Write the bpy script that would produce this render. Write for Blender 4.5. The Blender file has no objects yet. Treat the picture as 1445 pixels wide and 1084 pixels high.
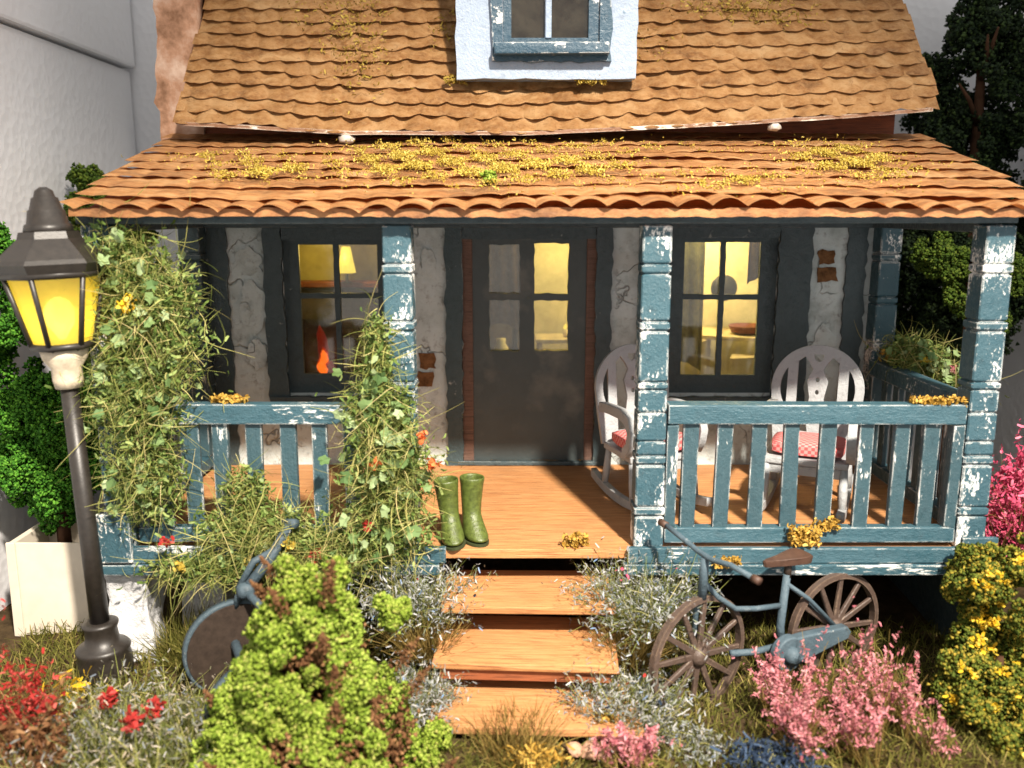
import bpy, bmesh, math, random
import numpy as np
from mathutils import Vector, Matrix, noise as mn

random.seed(7)
rng = np.random.default_rng(11)
S = bpy.context.scene
COL = S.collection
R = math.radians
# one Blender unit = one doll-house metre (the model is about 1:24)
S.unit_settings.system = 'METRIC'
S.unit_settings.scale_length = 1 / 24

# ------------------------------------------------------------------ camera
cam = bpy.data.cameras.new('camera')
co = bpy.data.objects.new('camera', cam); COL.objects.link(co)
co.location = (-.14, -5.375, 2.125)
co.rotation_euler = (math.pi / 2 - .192, 0, 0)
cam.sensor_width = 36; cam.lens = 31.14
cam.clip_start = .05; cam.clip_end = 200
cam.dof.use_dof = True; cam.dof.focus_distance = 6.3; cam.dof.aperture_fstop = .68
S.camera = co

# ------------------------------------------------------------------ room light and lamp
W = bpy.data.worlds.new('World'); S.world = W; W.use_nodes = True
bg = W.node_tree.nodes['Background']
bg.inputs[0].default_value = (1.0, .98, .95, 1); bg.inputs[1].default_value = .88

def lamp(name, kind, loc, energy, color, size=.1, target=None, spot=None, blend=.5):
    l = bpy.data.lights.new(name, kind); l.energy = energy; l.color = color
    if kind in ('POINT', 'SPOT'): l.shadow_soft_size = size
    if kind == 'SPOT': l.spot_size = spot; l.spot_blend = blend
    o = bpy.data.objects.new(name, l); COL.objects.link(o); o.location = loc
    if target:
        o.rotation_euler = (Vector(target) - Vector(loc)).to_track_quat('-Z', 'Y').to_euler()
    return o
lamp('desk_lamp_light', 'SPOT', (3.7, -10.2, 11.9), 33000, (1.0, .90, .77), .40, (-.1, -.2, .2), R(41), .95)

vs = S.view_settings
vs.view_transform = 'Standard'; vs.look = 'None'; vs.exposure = .15; vs.gamma = 1
S.render.engine = 'CYCLES'
S.cycles.max_bounces = 6; S.cycles.diffuse_bounces = 3; S.cycles.glossy_bounces = 2; S.cycles.transparent_max_bounces = 12

# ------------------------------------------------------------------ material helpers
class NB:
    def __init__(s, name):
        s.m = bpy.data.materials.new(name); s.m.use_nodes = True
        s.t = s.m.node_tree; s.b = s.t.nodes['Principled BSDF']; s.out = s.t.nodes['Material Output']
        s._co = None
    def n(s, typ, **kw):
        x = s.t.nodes.new(typ)
        for k, v in kw.items(): setattr(x, k, v)
        return x
    def l(s, a, b): s.t.links.new(a, b)
    def put(s, sock, v):
        if hasattr(v, 'is_linked') or isinstance(v, bpy.types.NodeSocket): s.l(v, sock)
        elif isinstance(v, tuple) and len(v) == 3 and sock.type == 'RGBA': sock.default_value = (*v, 1)
        else: sock.default_value = v
    def coord(s):
        if s._co is None:
            tc = s.n('ShaderNodeTexCoord'); oi = s.n('ShaderNodeObjectInfo')
            k = s.n('ShaderNodeMath', operation='MULTIPLY'); s.l(oi.outputs['Random'], k.inputs[0]); k.inputs[1].default_value = 37.
            a = s.n('ShaderNodeVectorMath', operation='ADD'); s.l(tc.outputs['Object'], a.inputs[0]); s.l(k.outputs[0], a.inputs[1])
            s._co = a.outputs[0]
        return s._co
    def sc(s, vec3):
        m = s.n('ShaderNodeVectorMath', operation='MULTIPLY'); s.l(s.coord(), m.inputs[0]); m.inputs[1].default_value = vec3
        return m.outputs[0]
    def noise(s, scale, detail=4, rough=.55, stretch=(1, 1, 1), dist=0):
        x = s.n('ShaderNodeTexNoise'); x.inputs['Scale'].default_value = scale; x.inputs['Detail'].default_value = detail
        x.inputs['Roughness'].default_value = rough; x.inputs['Distortion'].default_value = dist
        s.l(s.sc(stretch), x.inputs['Vector']); return x.outputs['Fac']
    def ramp(s, fac, stops, interp='LINEAR'):
        r = s.n('ShaderNodeValToRGB'); r.color_ramp.interpolation = interp
        e = r.color_ramp.elements
        while len(e) < len(stops): e.new(.5)
        for q, (p, c) in zip(e, stops):
            q.position = p; q.color = (*c, 1) if isinstance(c, tuple) else (c, c, c, 1)
        s.put(r.inputs[0], fac); return r.outputs[0]
    def mix(s, fac, a, b, mode='MIX'):
        x = s.n('ShaderNodeMix', data_type='RGBA', blend_type=mode)
        s.put(x.inputs[0], fac); s.put(x.inputs[6], a); s.put(x.inputs[7], b); return x.outputs[2]
    def math(s, op, a, b=0.):
        x = s.n('ShaderNodeMath', operation=op); s.put(x.inputs[0], a); s.put(x.inputs[1], b); return x.outputs[0]
    def island(s):
        return s.n('ShaderNodeNewGeometry').outputs['Random Per Island']
    def edge(s, radius=.02):
        bv = s.n('ShaderNodeBevel', samples=2); bv.inputs[0].default_value = radius
        g = s.n('ShaderNodeNewGeometry')
        d = s.n('ShaderNodeVectorMath', operation='DOT_PRODUCT'); s.l(bv.outputs[0], d.inputs[0]); s.l(g.outputs['Normal'], d.inputs[1])
        return s.math('SUBTRACT', 1., d.outputs['Value'])
    def bump(s, h, strength=.4, dist=.01):
        x = s.n('ShaderNodeBump'); x.inputs['Strength'].default_value = strength; x.inputs['Distance'].default_value = dist
        s.put(x.inputs['Height'], h); s.l(x.outputs[0], s.b.inputs['Normal'])
    def fin(s, color, rough=.6, spec=.3, metal=0.):
        s.put(s.b.inputs['Base Color'], color); s.put(s.b.inputs['Roughness'], rough)
        s.b.inputs['Specular IOR Level'].default_value = spec; s.b.inputs['Metallic'].default_value = metal
        return s.m

def paint(name, c1, c2, chip=(.80, .79, .75), amount=.5, stretch=(1, 1, 1), fine=26, rough=.42):
    """hand-brushed paint, chipped white on edges and along the strokes"""
    b = NB(name)
    base = b.mix(b.noise(5, 5, .6), c1, c2)
    base = b.mix(b.ramp(b.noise(17, 4, .7), [(.55, 0.), (.75, .5)]), base, tuple(x * .45 for x in c1))
    n1 = b.noise(fine, 6, .68, stretch); n2 = b.noise(4.5, 3, .6, stretch)
    m = b.math('ADD', b.math('MULTIPLY', n1, .55), b.math('MULTIPLY', n2, .75))
    m = b.math('ADD', m, b.math('MULTIPLY', b.edge(.018), b.ramp(b.noise(7, 4, .6), [(.38, 0.), (.62, .62)])))
    lo = .825 - .13 * amount
    mask = b.ramp(m, [(lo, 0.), (lo + .05, 1.)])
    c = b.mix(mask, base, chip)
    h = b.math('ADD', b.math('MULTIPLY', n1, .7), b.math('MULTIPLY', b.noise(60, 3, .6), .4))
    b.bump(h, .75, .014)
    return b.fin(c, b.ramp(b.noise(22, 3), [(.3, rough - .12), (.7, rough + .25)]), .5)

def wood(name, c1, c2, dark, rough=.55):
    b = NB(name)
    g = b.noise(3.2, 7, .62, (1, 13, 13), .6)
    f = b.noise(9, 5, .7, (.45, 17, 17))
    c = b.mix(b.ramp(g, [(.32, 0.), (.66, 1.)]), c1, c2)
    c = b.mix(b.ramp(f, [(.50, 0.), (.63, .9)]), c, dark)
    c = b.mix(b.ramp(b.noise(2.3, 3), [(.45, 0.), (.75, .4)]), c, tuple(x * .6 for x in c1))
    b.bump(b.math('ADD', g, f), .5, .012)
    return b.fin(c, rough, .3)

def foliage(name, stops, rough=.75, transl=.25, spec=.2):
    b = NB(name)
    c = b.ramp(b.island(), stops)
    c = b.mix(b.ramp(b.noise(3.5, 2), [(.35, 0.), (.65, .55)]), c, b.mix(1., c, (.72, .66, .55), 'MULTIPLY'))
    b.fin(c, rough, spec)
    if transl:
        t = b.n('ShaderNodeBsdfTranslucent'); b.put(t.inputs[0], c)
        x = b.n('ShaderNodeMixShader'); x.inputs[0].default_value = transl
        b.l(b.b.outputs[0], x.inputs[1]); b.l(t.outputs[0], x.inputs[2]); b.l(x.outputs[0], b.out.inputs[0])
    return b.m

def plain(name, c, rough=.5, spec=.4, var=.25, bump=.2, scale=18, metal=0.):
    b = NB(name); n = b.noise(scale, 5, .65)
    col = b.mix(b.ramp(n, [(.3, 0.), (.7, 1.)]), tuple(x * (1 - var) for x in c), tuple(min(1, x * (1 + var)) for x in c))
    b.bump(b.noise(scale * 3, 4, .6), bump, .006)
    return b.fin(col, rough, spec, metal)

M = {}
BLUE1, BLUE2 = (.022, .066, .088), (.046, .106, .134)
M['blue_rail'] = paint('blue_rail_paint', BLUE1, BLUE2, amount=.5, stretch=(.3, 1, 1), fine=44)
M['blue_post'] = paint('blue_post_paint', BLUE1, BLUE2, amount=.88, stretch=(1, 1, .6), fine=58)
M['blue_worn'] = paint('worn_blue_white_paint', BLUE1, BLUE2, amount=.85, stretch=(.25, 1, 1), fine=40)
M['blue_slat'] = paint('blue_slat_paint', (.022, .055, .070), (.046, .092, .110), amount=.48, stretch=(1, 1, .3), fine=40)
M['blue_trim'] = paint('blue_trim_paint', (.026, .048, .055), (.05, .082, .09), chip=(.42, .44, .42), amount=.06)
M['blue_dark'] = paint('dark_blue_paint', (.030, .049, .056), (.055, .082, .090), chip=(.22, .24, .22), amount=-.12)
M['blue_beam'] = paint('blue_beam_paint', (.035, .07, .085), (.05, .10, .115), amount=.1, stretch=(.3, 1, 1))
M['dormer_blue'] = paint('dormer_blue_paint', (.012, .042, .072), (.028, .075, .115), amount=.42)
M['dormer_white'] = paint('dormer_white_paint', (.24, .30, .40), (.30, .37, .47), chip=(.10, .17, .24), amount=-.12)
M['mower_blue'] = paint('mower_slate_blue_paint', (.034, .056, .072), (.055, .084, .104), amount=-.02, rough=.6)
M['bike_blue'] = paint('bicycle_blue_paint', (.046, .076, .098), (.075, .112, .138), amount=-.02, rough=.6)
M['wood'] = wood('orange_wood', (.57, .295, .125), (.49, .22, .080), (.21, .075, .028))
M['wood_dark'] = wood('red_brown_wood', (.26, .07, .025), (.18, .05, .02), (.06, .02, .01))
M['wood_red'] = wood('red_edge_wood', (.36, .12, .05), (.28, .085, .035), (.10, .03, .015))
M['jamb'] = wood('brown_jamb_wood', (.20, .115, .085), (.14, .08, .06), (.06, .04, .03))
M['wheel'] = paint('weathered_brown_wheel', (.062, .042, .033), (.095, .062, .047), chip=(.26, .18, .12), amount=.1)
M['saddle'] = plain('brown_saddle', (.07, .036, .024), .55)
M['black'] = plain('black_lamp_metal', (.022, .018, .015), .42, .5, .3, .12, 25)
M['disc'] = plain('dark_brown_disc', (.035, .024, .018), .5, .4, .3, .2, 20)
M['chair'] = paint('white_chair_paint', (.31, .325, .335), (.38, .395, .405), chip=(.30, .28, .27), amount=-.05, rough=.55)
M['boot'] = plain('glossy_green_rubber', (.075, .10, .02), .36, .5, .45, .5, 40)
M['boot_in'] = plain('boot_lining', (.03, .04, .012), .8)
M['foam'] = None
M['soil'] = plain('soil', (.06, .04, .02), .95, .1, .5, .8, 12)
M['stone'] = plain('rubble_stone', (.42, .24, .16), .85, .2, .3, .6, 15)
M['planter'] = plain('cream_planter_card', (.62, .55, .45), .8, .2, .08, .1, 6)
M['glue'] = plain('white_glue', (.46, .41, .36), .55, .3, .15)
M['iron'] = plain('cast_iron', (.02, .02, .02), .5)
M['cream'] = plain('cream_furniture_paint', (.62, .52, .34), .6, .3, .12)
M['yellow_wall'] = plain('yellow_room_wall', (.70, .62, .36), .8, .2, .12, .15, 4)
M['olive_wall'] = plain('olive_room_wall', (.42, .36, .14), .8, .2, .2, .15, 4)
M['room_floor'] = wood('room_floor', (.2, .1, .04), (.15, .07, .03), (.06, .03, .01))
M['dark_room'] = plain('brown_room_paint', (.10, .075, .05), .9, .1, .3)
M['socket'] = plain('lamp_socket_plastic', (.55, .46, .34), .6, .3, .3, .3, 14)

# rough plaster
b = NB('weathered_white_plaster')
n1 = b.noise(3.2, 6, .65); n2 = b.noise(14, 6, .7)
c = b.ramp(n1, [(.30, (.30, .335, .325)), (.48, (.53, .59, .58)), (.70, (.63, .69, .69))])
c = b.mix(b.ramp(n2, [(.56, 0.), (.74, .8)]), c, (.16, .15, .14))
vo = b.n('ShaderNodeTexVoronoi', feature='DISTANCE_TO_EDGE'); vo.inputs['Scale'].default_value = 1.7
dn = b.n('ShaderNodeTexNoise'); dn.inputs['Scale'].default_value = 6; b.l(b.coord(), dn.inputs['Vector'])
ad = b.n('ShaderNodeVectorMath', operation='MULTIPLY_ADD'); b.l(dn.outputs['Color'], ad.inputs[0]); ad.inputs[1].default_value = (.35, .35, .35); b.l(b.coord(), ad.inputs[2])
b.l(ad.outputs[0], vo.inputs['Vector'])
crack = b.ramp(vo.outputs['Distance'], [(.004, 1.), (.014, 0.)])
crack = b.math('MULTIPLY', crack, b.ramp(b.noise(2.1, 2), [(.48, 0.), (.58, 1.)]))
c = b.mix(b.math('MULTIPLY', crack, .5), c, (.10, .09, .08))
c = b.mix(b.ramp(b.noise(1.3, 3), [(.60, 0.), (.76, .6)]), c, (.28, .19, .11))
b.bump(b.math('SUBTRACT', b.math('ADD', b.math('MULTIPLY', n1, .8), b.math('MULTIPLY', n2, .5)), b.math('MULTIPLY', crack, .8)), .9, .03)
M['plaster'] = b.fin(c, .85, .2)
# brown gable plaster
b = NB('brown_stained_gable_plaster')
n1 = b.noise(4, 6, .65)
c = b.ramp(n1, [(.3, (.10, .045, .02)), (.5, (.34, .19, .12)), (.68, (.50, .36, .28))])
b.bump(b.noise(12, 5), .6, .02); M['gable'] = b.fin(c, .85, .2)
# white pier
b = NB('white_rough_pier_plaster')
n1 = b.noise(6, 6, .7)
c = b.ramp(n1, [(.3, (.42, .42, .42)), (.6, (.66, .66, .67))])
b.bump(n1, .8, .05); M['pier'] = b.fin(c, .7, .3)
# styrofoam
b = NB('white_foam_board')
vo = b.n('ShaderNodeTexVoronoi'); vo.inputs['Scale'].default_value = 14; b.l(b.coord(), vo.inputs['Vector'])
b.bump(vo.outputs['Distance'], .22, .02)
M['foam'] = b.fin(b.mix(b.noise(1.2, 3), (.70, .70, .72), (.78, .78, .80)), .6, .3)
# painted corrugated roof card
def card(name, cs, streak, st=1.):
    b = NB(name)
    n1 = b.noise(2.6, 5, .6, (1, 2.2, 1), .8); n2 = b.noise(9, 5, .7, (st, 2, 1), .4)
    c = b.ramp(b.math('ADD', b.math('MULTIPLY', n1, .7), b.math('MULTIPLY', n2, .32)), [(.39, cs[0]), (.465, cs[1]), (.535, cs[2]), (.63, cs[3])])
    oi = b.n('ShaderNodeObjectInfo')
    c = b.mix(b.math('MULTIPLY', oi.outputs['Random'], .45), c, streak)
    c = b.mix(b.ramp(b.noise(24, 6, .72, (st, 1.4, 1)), [(.40, 0.), (.72, .55)]), c, cs[3])
    c = b.mix(b.ramp(b.noise(15, 5, .7, (st, 1.2, 1), .5), [(.56, 0.), (.70, .6)]), c, cs[0])
    b.bump(b.noise(30, 6, .7, (st, 1., 1)), .6, .012)
    return b.fin(c, .58, .35)
M['card_up'] = card('brown_corrugated_card', [(.19, .080, .024), (.32, .145, .045), (.45, .24, .09), (.58, .37, .18)], (.36, .175, .055))
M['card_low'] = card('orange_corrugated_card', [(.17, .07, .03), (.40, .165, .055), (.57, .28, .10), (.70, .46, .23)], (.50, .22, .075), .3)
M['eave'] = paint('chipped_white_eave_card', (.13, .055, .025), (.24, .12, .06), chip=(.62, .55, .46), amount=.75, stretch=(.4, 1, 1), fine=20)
M['lath'] = card('shaded_eave_card', [(.09, .035, .014), (.19, .075, .028), (.30, .13, .048), (.42, .22, .09)], (.22, .09, .03), .6)  # darkened orange card, shade below the tile lip put into the colour
# brick
M['brick'] = plain('old_orange_brick', (.17, .085, .038), .9, .1, .5, .8, 22)
# glass
def glass(name, tint, gloss=.08, dirt=.12, dirtc=(.3, .27, .2)):
    b = NB(name); nt = b.t
    tr = b.n('ShaderNodeBsdfTransparent'); tr.inputs[0].default_value = (*tint, 1)
    gl = b.n('ShaderNodeBsdfGlossy'); gl.inputs['Roughness'].default_value = .06
    df = b.n('ShaderNodeBsdfDiffuse'); df.inputs[0].default_value = (*dirtc, 1)
    m1 = b.n('ShaderNodeMixShader'); m1.inputs[0].default_value = gloss
    b.l(tr.outputs[0], m1.inputs[1]); b.l(gl.outputs[0], m1.inputs[2])
    m2 = b.n('ShaderNodeMixShader'); b.l(b.math('MULTIPLY', b.ramp(b.noise(5, 5, .65), [(.35, .15), (.7, 1.)]), dirt), m2.inputs[0])
    b.l(m1.outputs[0], m2.inputs[1]); b.l(df.outputs[0], m2.inputs[2]); b.l(m2.outputs[0], b.out.inputs[0])
    return b.m
M['glass'] = glass('old_window_glass', (.95, .93, .85))
M['dormer_glass'] = glass('dormer_window_glass', (.5, .45, .4), .06, .10)
# lit lantern glass
b = NB('frosted_yellow_lantern_glass')
tl = b.n('ShaderNodeBsdfTranslucent'); tl.inputs[0].default_value = (.98, .80, .16, 1)
gl = b.n('ShaderNodeBsdfGlossy'); gl.inputs['Roughness'].default_value = .2
x = b.n('ShaderNodeMixShader'); x.inputs[0].default_value = .05
b.l(tl.outputs[0], x.inputs[1]); b.l(gl.outputs[0], x.inputs[2])
tp = b.n('ShaderNodeBsdfTransparent'); tp.inputs[0].default_value = (1, .86, .45, 1)
x2 = b.n('ShaderNodeMixShader'); b.l(b.ramp(b.noise(7, 4, .6), [(.3, .05), (.7, .18)]), x2.inputs[0]); b.l(x.outputs[0], x2.inputs[1]); b.l(tp.outputs[0], x2.inputs[2])
b.l(x2.outputs[0], b.out.inputs[0]); M['lantern'] = b.m
def emit(name, c, s):
    b = NB(name); b.fin(tuple(x * .06 for x in c), .6)
    b.b.inputs['Emission Color'].default_value = (*c, 1); b.b.inputs['Emission Strength'].default_value = s
    return b.m
M['flame'] = emit('flame_red', (1., .05, .008), .42)
M['ember'] = emit('dim_red_glow', (1., .03, .006), .12)
M['flame2'] = emit('flame_orange', (1., .16, .015), 1.6)
M['bulb'] = emit('glowing_bulb', (1., .82, .35), 5.)
M['shade'] = emit('lit_lamp_shade', (1., .72, .10), 1.4)
# gingham
b = NB('red_gingham_cloth')
ck = b.n('ShaderNodeTexChecker'); ck.inputs['Scale'].default_value = 42; b.l(b.coord(), ck.inputs[0])
ck.inputs[1].default_value = (.55, .10, .10, 1); ck.inputs[2].default_value = (.62, .27, .25, 1)
b.bump(b.noise(60, 3), .3, .006); M['gingham'] = b.fin(ck.outputs[0], .9, .1)
# foliage
M['lime'] = foliage('lime_foam', [(0, (.13, .21, .018)), (.5, (.28, .39, .045)), (.85, (.40, .51, .09)), (1, (.46, .46, .13))])
M['green'] = foliage('bright_green_foam', [(0, (.03, .12, .012)), (.6, (.08, .27, .022)), (1, (.17, .42, .045))])
M['darkgreen'] = foliage('dark_green_foam', [(0, (.006, .014, .006)), (.6, (.018, .036, .012)), (1, (.05, .085, .022))], transl=.1)
M['midgreen'] = foliage('mid_green_foam', [(0, (.03, .06, .008)), (.6, (.085, .15, .016)), (1, (.18, .24, .035))])
M['yellow_green'] = foliage('olive_yellow_foam', [(0, (.05, .08, .01)), (.45, (.12, .155, .02)), (.75, (.24, .23, .03)), (1, (.48, .35, .05))])
M['vine_green'] = foliage('vine_green_flakes', [(0, (.055, .10, .02)), (.5, (.16, .24, .055)), (1, (.34, .42, .15))])
M['fibre'] = foliage('olive_fibre', [(0, (.11, .14, .03)), (.5, (.24, .27, .07)), (.85, (.42, .41, .14)), (1, (.58, .50, .23))])
M['straw'] = foliage('straw_fibre', [(0, (.22, .22, .06)), (.6, (.42, .38, .14)), (1, (.58, .48, .24))])
M['leaf'] = foliage('pale_green_leaf', [(0, (.11, .19, .06)), (.5, (.22, .32, .12)), (1, (.36, .46, .23))], rough=.55)
b = NB('pale_green_single_leaf'); oi = b.n('ShaderNodeObjectInfo')
c = b.ramp(oi.outputs['Random'], [(0, (.10, .18, .06)), (.5, (.22, .32, .12)), (1, (.38, .47, .25))])
b.fin(c, .55, .25); t_ = b.n('ShaderNodeBsdfTranslucent'); b.put(t_.inputs[0], c); x = b.n('ShaderNodeMixShader'); x.inputs[0].default_value = .25
b.l(b.b.outputs[0], x.inputs[1]); b.l(t_.outputs[0], x.inputs[2]); b.l(x.outputs[0], b.out.inputs[0]); M['leaf_single'] = b.m
M['grass'] = foliage('olive_static_grass', [(0, (.06, .065, .012)), (.5, (.15, .15, .03)), (.85, (.26, .24, .06)), (1, (.36, .28, .10))])
M['brown_grass'] = foliage('brown_static_grass', [(0, (.09, .06, .015)), (.5, (.20, .14, .035)), (1, (.34, .24, .08))])
M['silver'] = foliage('silver_grey_flower_flakes', [(0, (.10, .12, .06)), (.35, (.20, .22, .19)), (.7, (.33, .345, .37)), (.93, (.50, .50, .50)), (1, (.16, .28, .5))], transl=.1)
M['meadow'] = foliage('blue_grey_meadow_flakes', [(0, (.07, .08, .03)), (.3, (.15, .15, .09)), (.6, (.22, .24, .25)), (.8, (.40, .34, .26)), (.93, (.55, .50, .44)), (1, (.10, .18, .32))], transl=.1)
M['gold'] = foliage('golden_moss', [(0, (.28, .19, .02)), (.5, (.45, .33, .05)), (1, (.62, .49, .13))], transl=.1)
M['ochre'] = foliage('ochre_moss', [(0, (.30, .16, .02)), (.5, (.46, .28, .05)), (1, (.60, .42, .11))], transl=.1)
M['olive_moss'] = foliage('olive_gold_moss', [(0, (.20, .14, .02)), (.6, (.38, .27, .05)), (1, (.50, .38, .09))], transl=.1)
M['pink'] = foliage('pink_flower_flakes', [(0, (.42, .12, .15)), (.6, (.64, .25, .29)), (1, (.76, .42, .43))])
M['magenta'] = foliage('magenta_flower_flakes', [(0, (.50, .06, .13)), (.6, (.75, .12, .24)), (1, (.85, .3, .4))])
M['red'] = foliage('red_flower_flakes', [(0, (.26, .018, .015)), (.6, (.50, .045, .04)), (1, (.64, .14, .12))])
M['rust'] = foliage('rust_brown_flakes', [(0, (.12, .05, .022)), (.6, (.23, .11, .05)), (1, (.36, .20, .09))])
M['yellow'] = foliage('yellow_flower_flakes', [(0, (.62, .36, .02)), (.6, (.80, .55, .03)), (1, (.85, .66, .12))])
M['orange'] = foliage('orange_flower_flakes', [(0, (.7, .12, .03)), (1, (.85, .28, .10))])
M['navy'] = foliage('navy_flower_flakes', [(0, (.015, .025, .05)), (1, (.06, .10, .18))])
M['core'] = plain('brown_foam_core', (.10, .055, .03), .95, .1, .6, 1., 9)
M['twig'] = plain('dark_twig', (.07, .035, .02), .9, .1)

# ------------------------------------------------------------------ object helpers
def link(o, parent=None):
    COL.objects.link(o)
    if parent is not None:
        o.parent = parent
        o.matrix_parent_inverse = parent.matrix_basis.inverted()
    return o
def tag(o, label=None, cat=None, group=None, kind=None):
    for k, v in (('label', label), ('category', cat), ('group', group), ('kind', kind)):
        if v: o[k] = v
    return o
def empty(name, loc, rot=(0, 0, 0)):
    o = bpy.data.objects.new(name, None); o.empty_display_size = .1
    o.location = loc; o.rotation_euler = rot; COL.objects.link(o); return o
def thing(name, loc, label, cat, group=None, rot=(0, 0, 0)):
    return tag(empty(name, loc, rot), label, cat, group)
def bobj(name, bm, mat, parent=None, loc=(0, 0, 0), rot=(0, 0, 0), smooth=False):
    me = bpy.data.meshes.new(name)
    bmesh.ops.recalc_face_normals(bm, faces=bm.faces)
    if smooth:
        for f in bm.faces: f.smooth = True
    bm.to_mesh(me); bm.free(); me.materials.append(mat)
    o = bpy.data.objects.new(name, me); o.location = loc; o.rotation_euler = rot
    return link(o, parent)
def npobj(name, V, F, mat, parent=None, smooth=False, loc=(0, 0, 0)):
    V = np.asarray(V, np.float32).reshape(-1, 3) - np.asarray(loc, np.float32); F = np.asarray(F, np.int32); k = F.shape[1]
    me = bpy.data.meshes.new(name)
    me.vertices.add(len(V)); me.vertices.foreach_set('co', V.ravel())
    me.loops.add(F.size); me.loops.foreach_set('vertex_index', F.ravel())
    me.polygons.add(len(F)); me.polygons.foreach_set('loop_start', np.arange(0, F.size, k, dtype=np.int32))
    me.polygons.foreach_set('loop_total', np.full(len(F), k, np.int32))
    if smooth: me.polygons.foreach_set('use_smooth', np.ones(len(F), bool))
    me.update(calc_edges=True); me.materials.append(mat)
    o = bpy.data.objects.new(name, me); o.location = loc
    if parent is not None and name != 'zzz': o['kind'] = 'stuff'
    return link(o, parent)
def box(name, X, Y, Z, mat, parent=None, bevel=.008, jit=.004, rot=(0, 0, 0), sub=0):
    """a slightly out-of-square bevelled board, origin in its middle"""
    c = ((X[0] + X[1]) / 2, (Y[0] + Y[1]) / 2, (Z[0] + Z[1]) / 2)
    d = (abs(X[1] - X[0]), abs(Y[1] - Y[0]), abs(Z[1] - Z[0]))
    bm = bmesh.new(); bmesh.ops.create_cube(bm, size=1)
    for v in bm.verts:
        v.co = Vector((v.co.x * d[0] + random.uniform(-jit, jit), v.co.y * d[1] + random.uniform(-jit, jit), v.co.z * d[2] + random.uniform(-jit, jit)))
    if bevel: bmesh.ops.bevel(bm, geom=bm.edges[:], offset=min(bevel, min(d) * .3), segments=2, affect='EDGES', profile=.6)
    return bobj(name, bm, mat, parent, c, rot)
def tube_bm(bm, pts, r, seg=8, closed=False):
    pts = [Vector(p) for p in pts]; n = len(pts)
    rs = r if isinstance(r, (list, tuple)) else [r] * n
    rings = []; up = Vector((0, 0, 1))
    for i, p in enumerate(pts):
        a = pts[(i - 1) % n] if (closed or i > 0) else p; c = pts[(i + 1) % n] if (closed or i < n - 1) else p
        t = (c - a).normalized()
        u = t.cross(up if abs(t.z) < .95 else Vector((0, 1, 0))).normalized(); w = u.cross(t)
        rings.append([bm.verts.new(p + (u * math.cos(k * 2 * math.pi / seg) + w * math.sin(k * 2 * math.pi / seg)) * rs[i]) for k in range(seg)])
    for i in range(n if closed else n - 1):
        A, B = rings[i], rings[(i + 1) % n]
        for k in range(seg): bm.faces.new((A[k], A[(k + 1) % seg], B[(k + 1) % seg], B[k]))
    if not closed:
        bm.faces.new(rings[0]); bm.faces.new(rings[-1])
def tube(name, pts, r, mat, parent=None, seg=10, closed=False, loc=(0, 0, 0)):
    bm = bmesh.new(); tube_bm(bm, [Vector(p) - Vector(loc) for p in pts], r, seg, closed)
    return bobj(name, bm, mat, parent, loc, smooth=True)
def lathe(name, prof, mat, parent, loc=(0, 0, 0), seg=24, smooth=True, square=False, rot=(0, 0, 0), chamfer=.045):
    """profile of (z, radius); square=True gives a chamfered square section"""
    bm = bmesh.new(); rings = []
    if square:
        k = 1 - chamfer * 2
        sh = [(1, -k), (1, k), (k, 1), (-k, 1), (-1, k), (-1, -k), (-k, -1), (k, -1)]
    else: sh = [(math.cos(i * 2 * math.pi / seg), math.sin(i * 2 * math.pi / seg)) for i in range(seg)]
    for z, r in prof: rings.append([bm.verts.new((x * r, y * r, z)) for x, y in sh])
    m = len(sh)
    for A, B in zip(rings, rings[1:]):
        for k in range(m): bm.faces.new((A[k], A[(k + 1) % m], B[(k + 1) % m], B[k]))
    bm.faces.new(rings[0]); bm.faces.new(rings[-1])
    return bobj(name, bm, mat, parent, loc, rot, smooth and not square)
def plate(name, outlines, depth, mat, parent=None, loc=(0, 0, 0), rot=(0, 0, 0), axes='XZ', bevel=0.):
    """flat outline(s) (inner ones cut holes) given in the XZ (or YZ) plane, thickened"""
    cu = bpy.data.curves.new('tmp', 'CURVE'); cu.dimensions = '2D'; cu.fill_mode = 'BOTH'; cu.extrude = depth / 2
    cu.bevel_depth = bevel
    for pts in outlines:
        sp = cu.splines.new('POLY'); sp.points.add(len(pts) - 1); sp.use_cyclic_u = True
        for q, (u, v) in zip(sp.points, pts): q.co = (u, v, 0, 1)
    to = bpy.data.objects.new('tmp', cu); COL.objects.link(to)
    dg = bpy.context.evaluated_depsgraph_get()
    me = bpy.data.meshes.new_from_object(to.evaluated_get(dg))
    bpy.data.objects.remove(to); bpy.data.curves.remove(cu)
    bm = bmesh.new(); bm.from_mesh(me); bpy.data.meshes.remove(me)
    bmesh.ops.remove_doubles(bm, verts=bm.verts, dist=1e-5)
    for v in bm.verts:
        u, w, t = v.co
        v.co = Vector((u, t, w)) if axes == 'XZ' else Vector((t, u, w))
    for f in bm.faces: f.material_index = 0
    return bobj(name, bm, mat, parent, loc, rot)
def rough_rect(x0, x1, z0, z1, a=.012, step=.06):
    """outline of a board whose edges were cut and painted by hand"""
    pts = []
    def edge(p, q):
        L = math.dist(p, q); n = max(2, int(L / step))
        for i in range(n):
            t = i / n; pts.append((p[0] + (q[0] - p[0]) * t + random.uniform(-a, a), p[1] + (q[1] - p[1]) * t + random.uniform(-a, a)))
    edge((x0, z0), (x1, z0)); edge((x1, z0), (x1, z1)); edge((x1, z1), (x0, z1)); edge((x0, z1), (x0, z0))
    return pts
def rect(x0, x1, z0, z1): return [(x0, z0), (x1, z0), (x1, z1), (x0, z1)]
def clone(o, parent, loc=None):
    c = o.copy(); COL.objects.link(c); c.parent = parent
    if loc: c.location = loc
    return c

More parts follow.
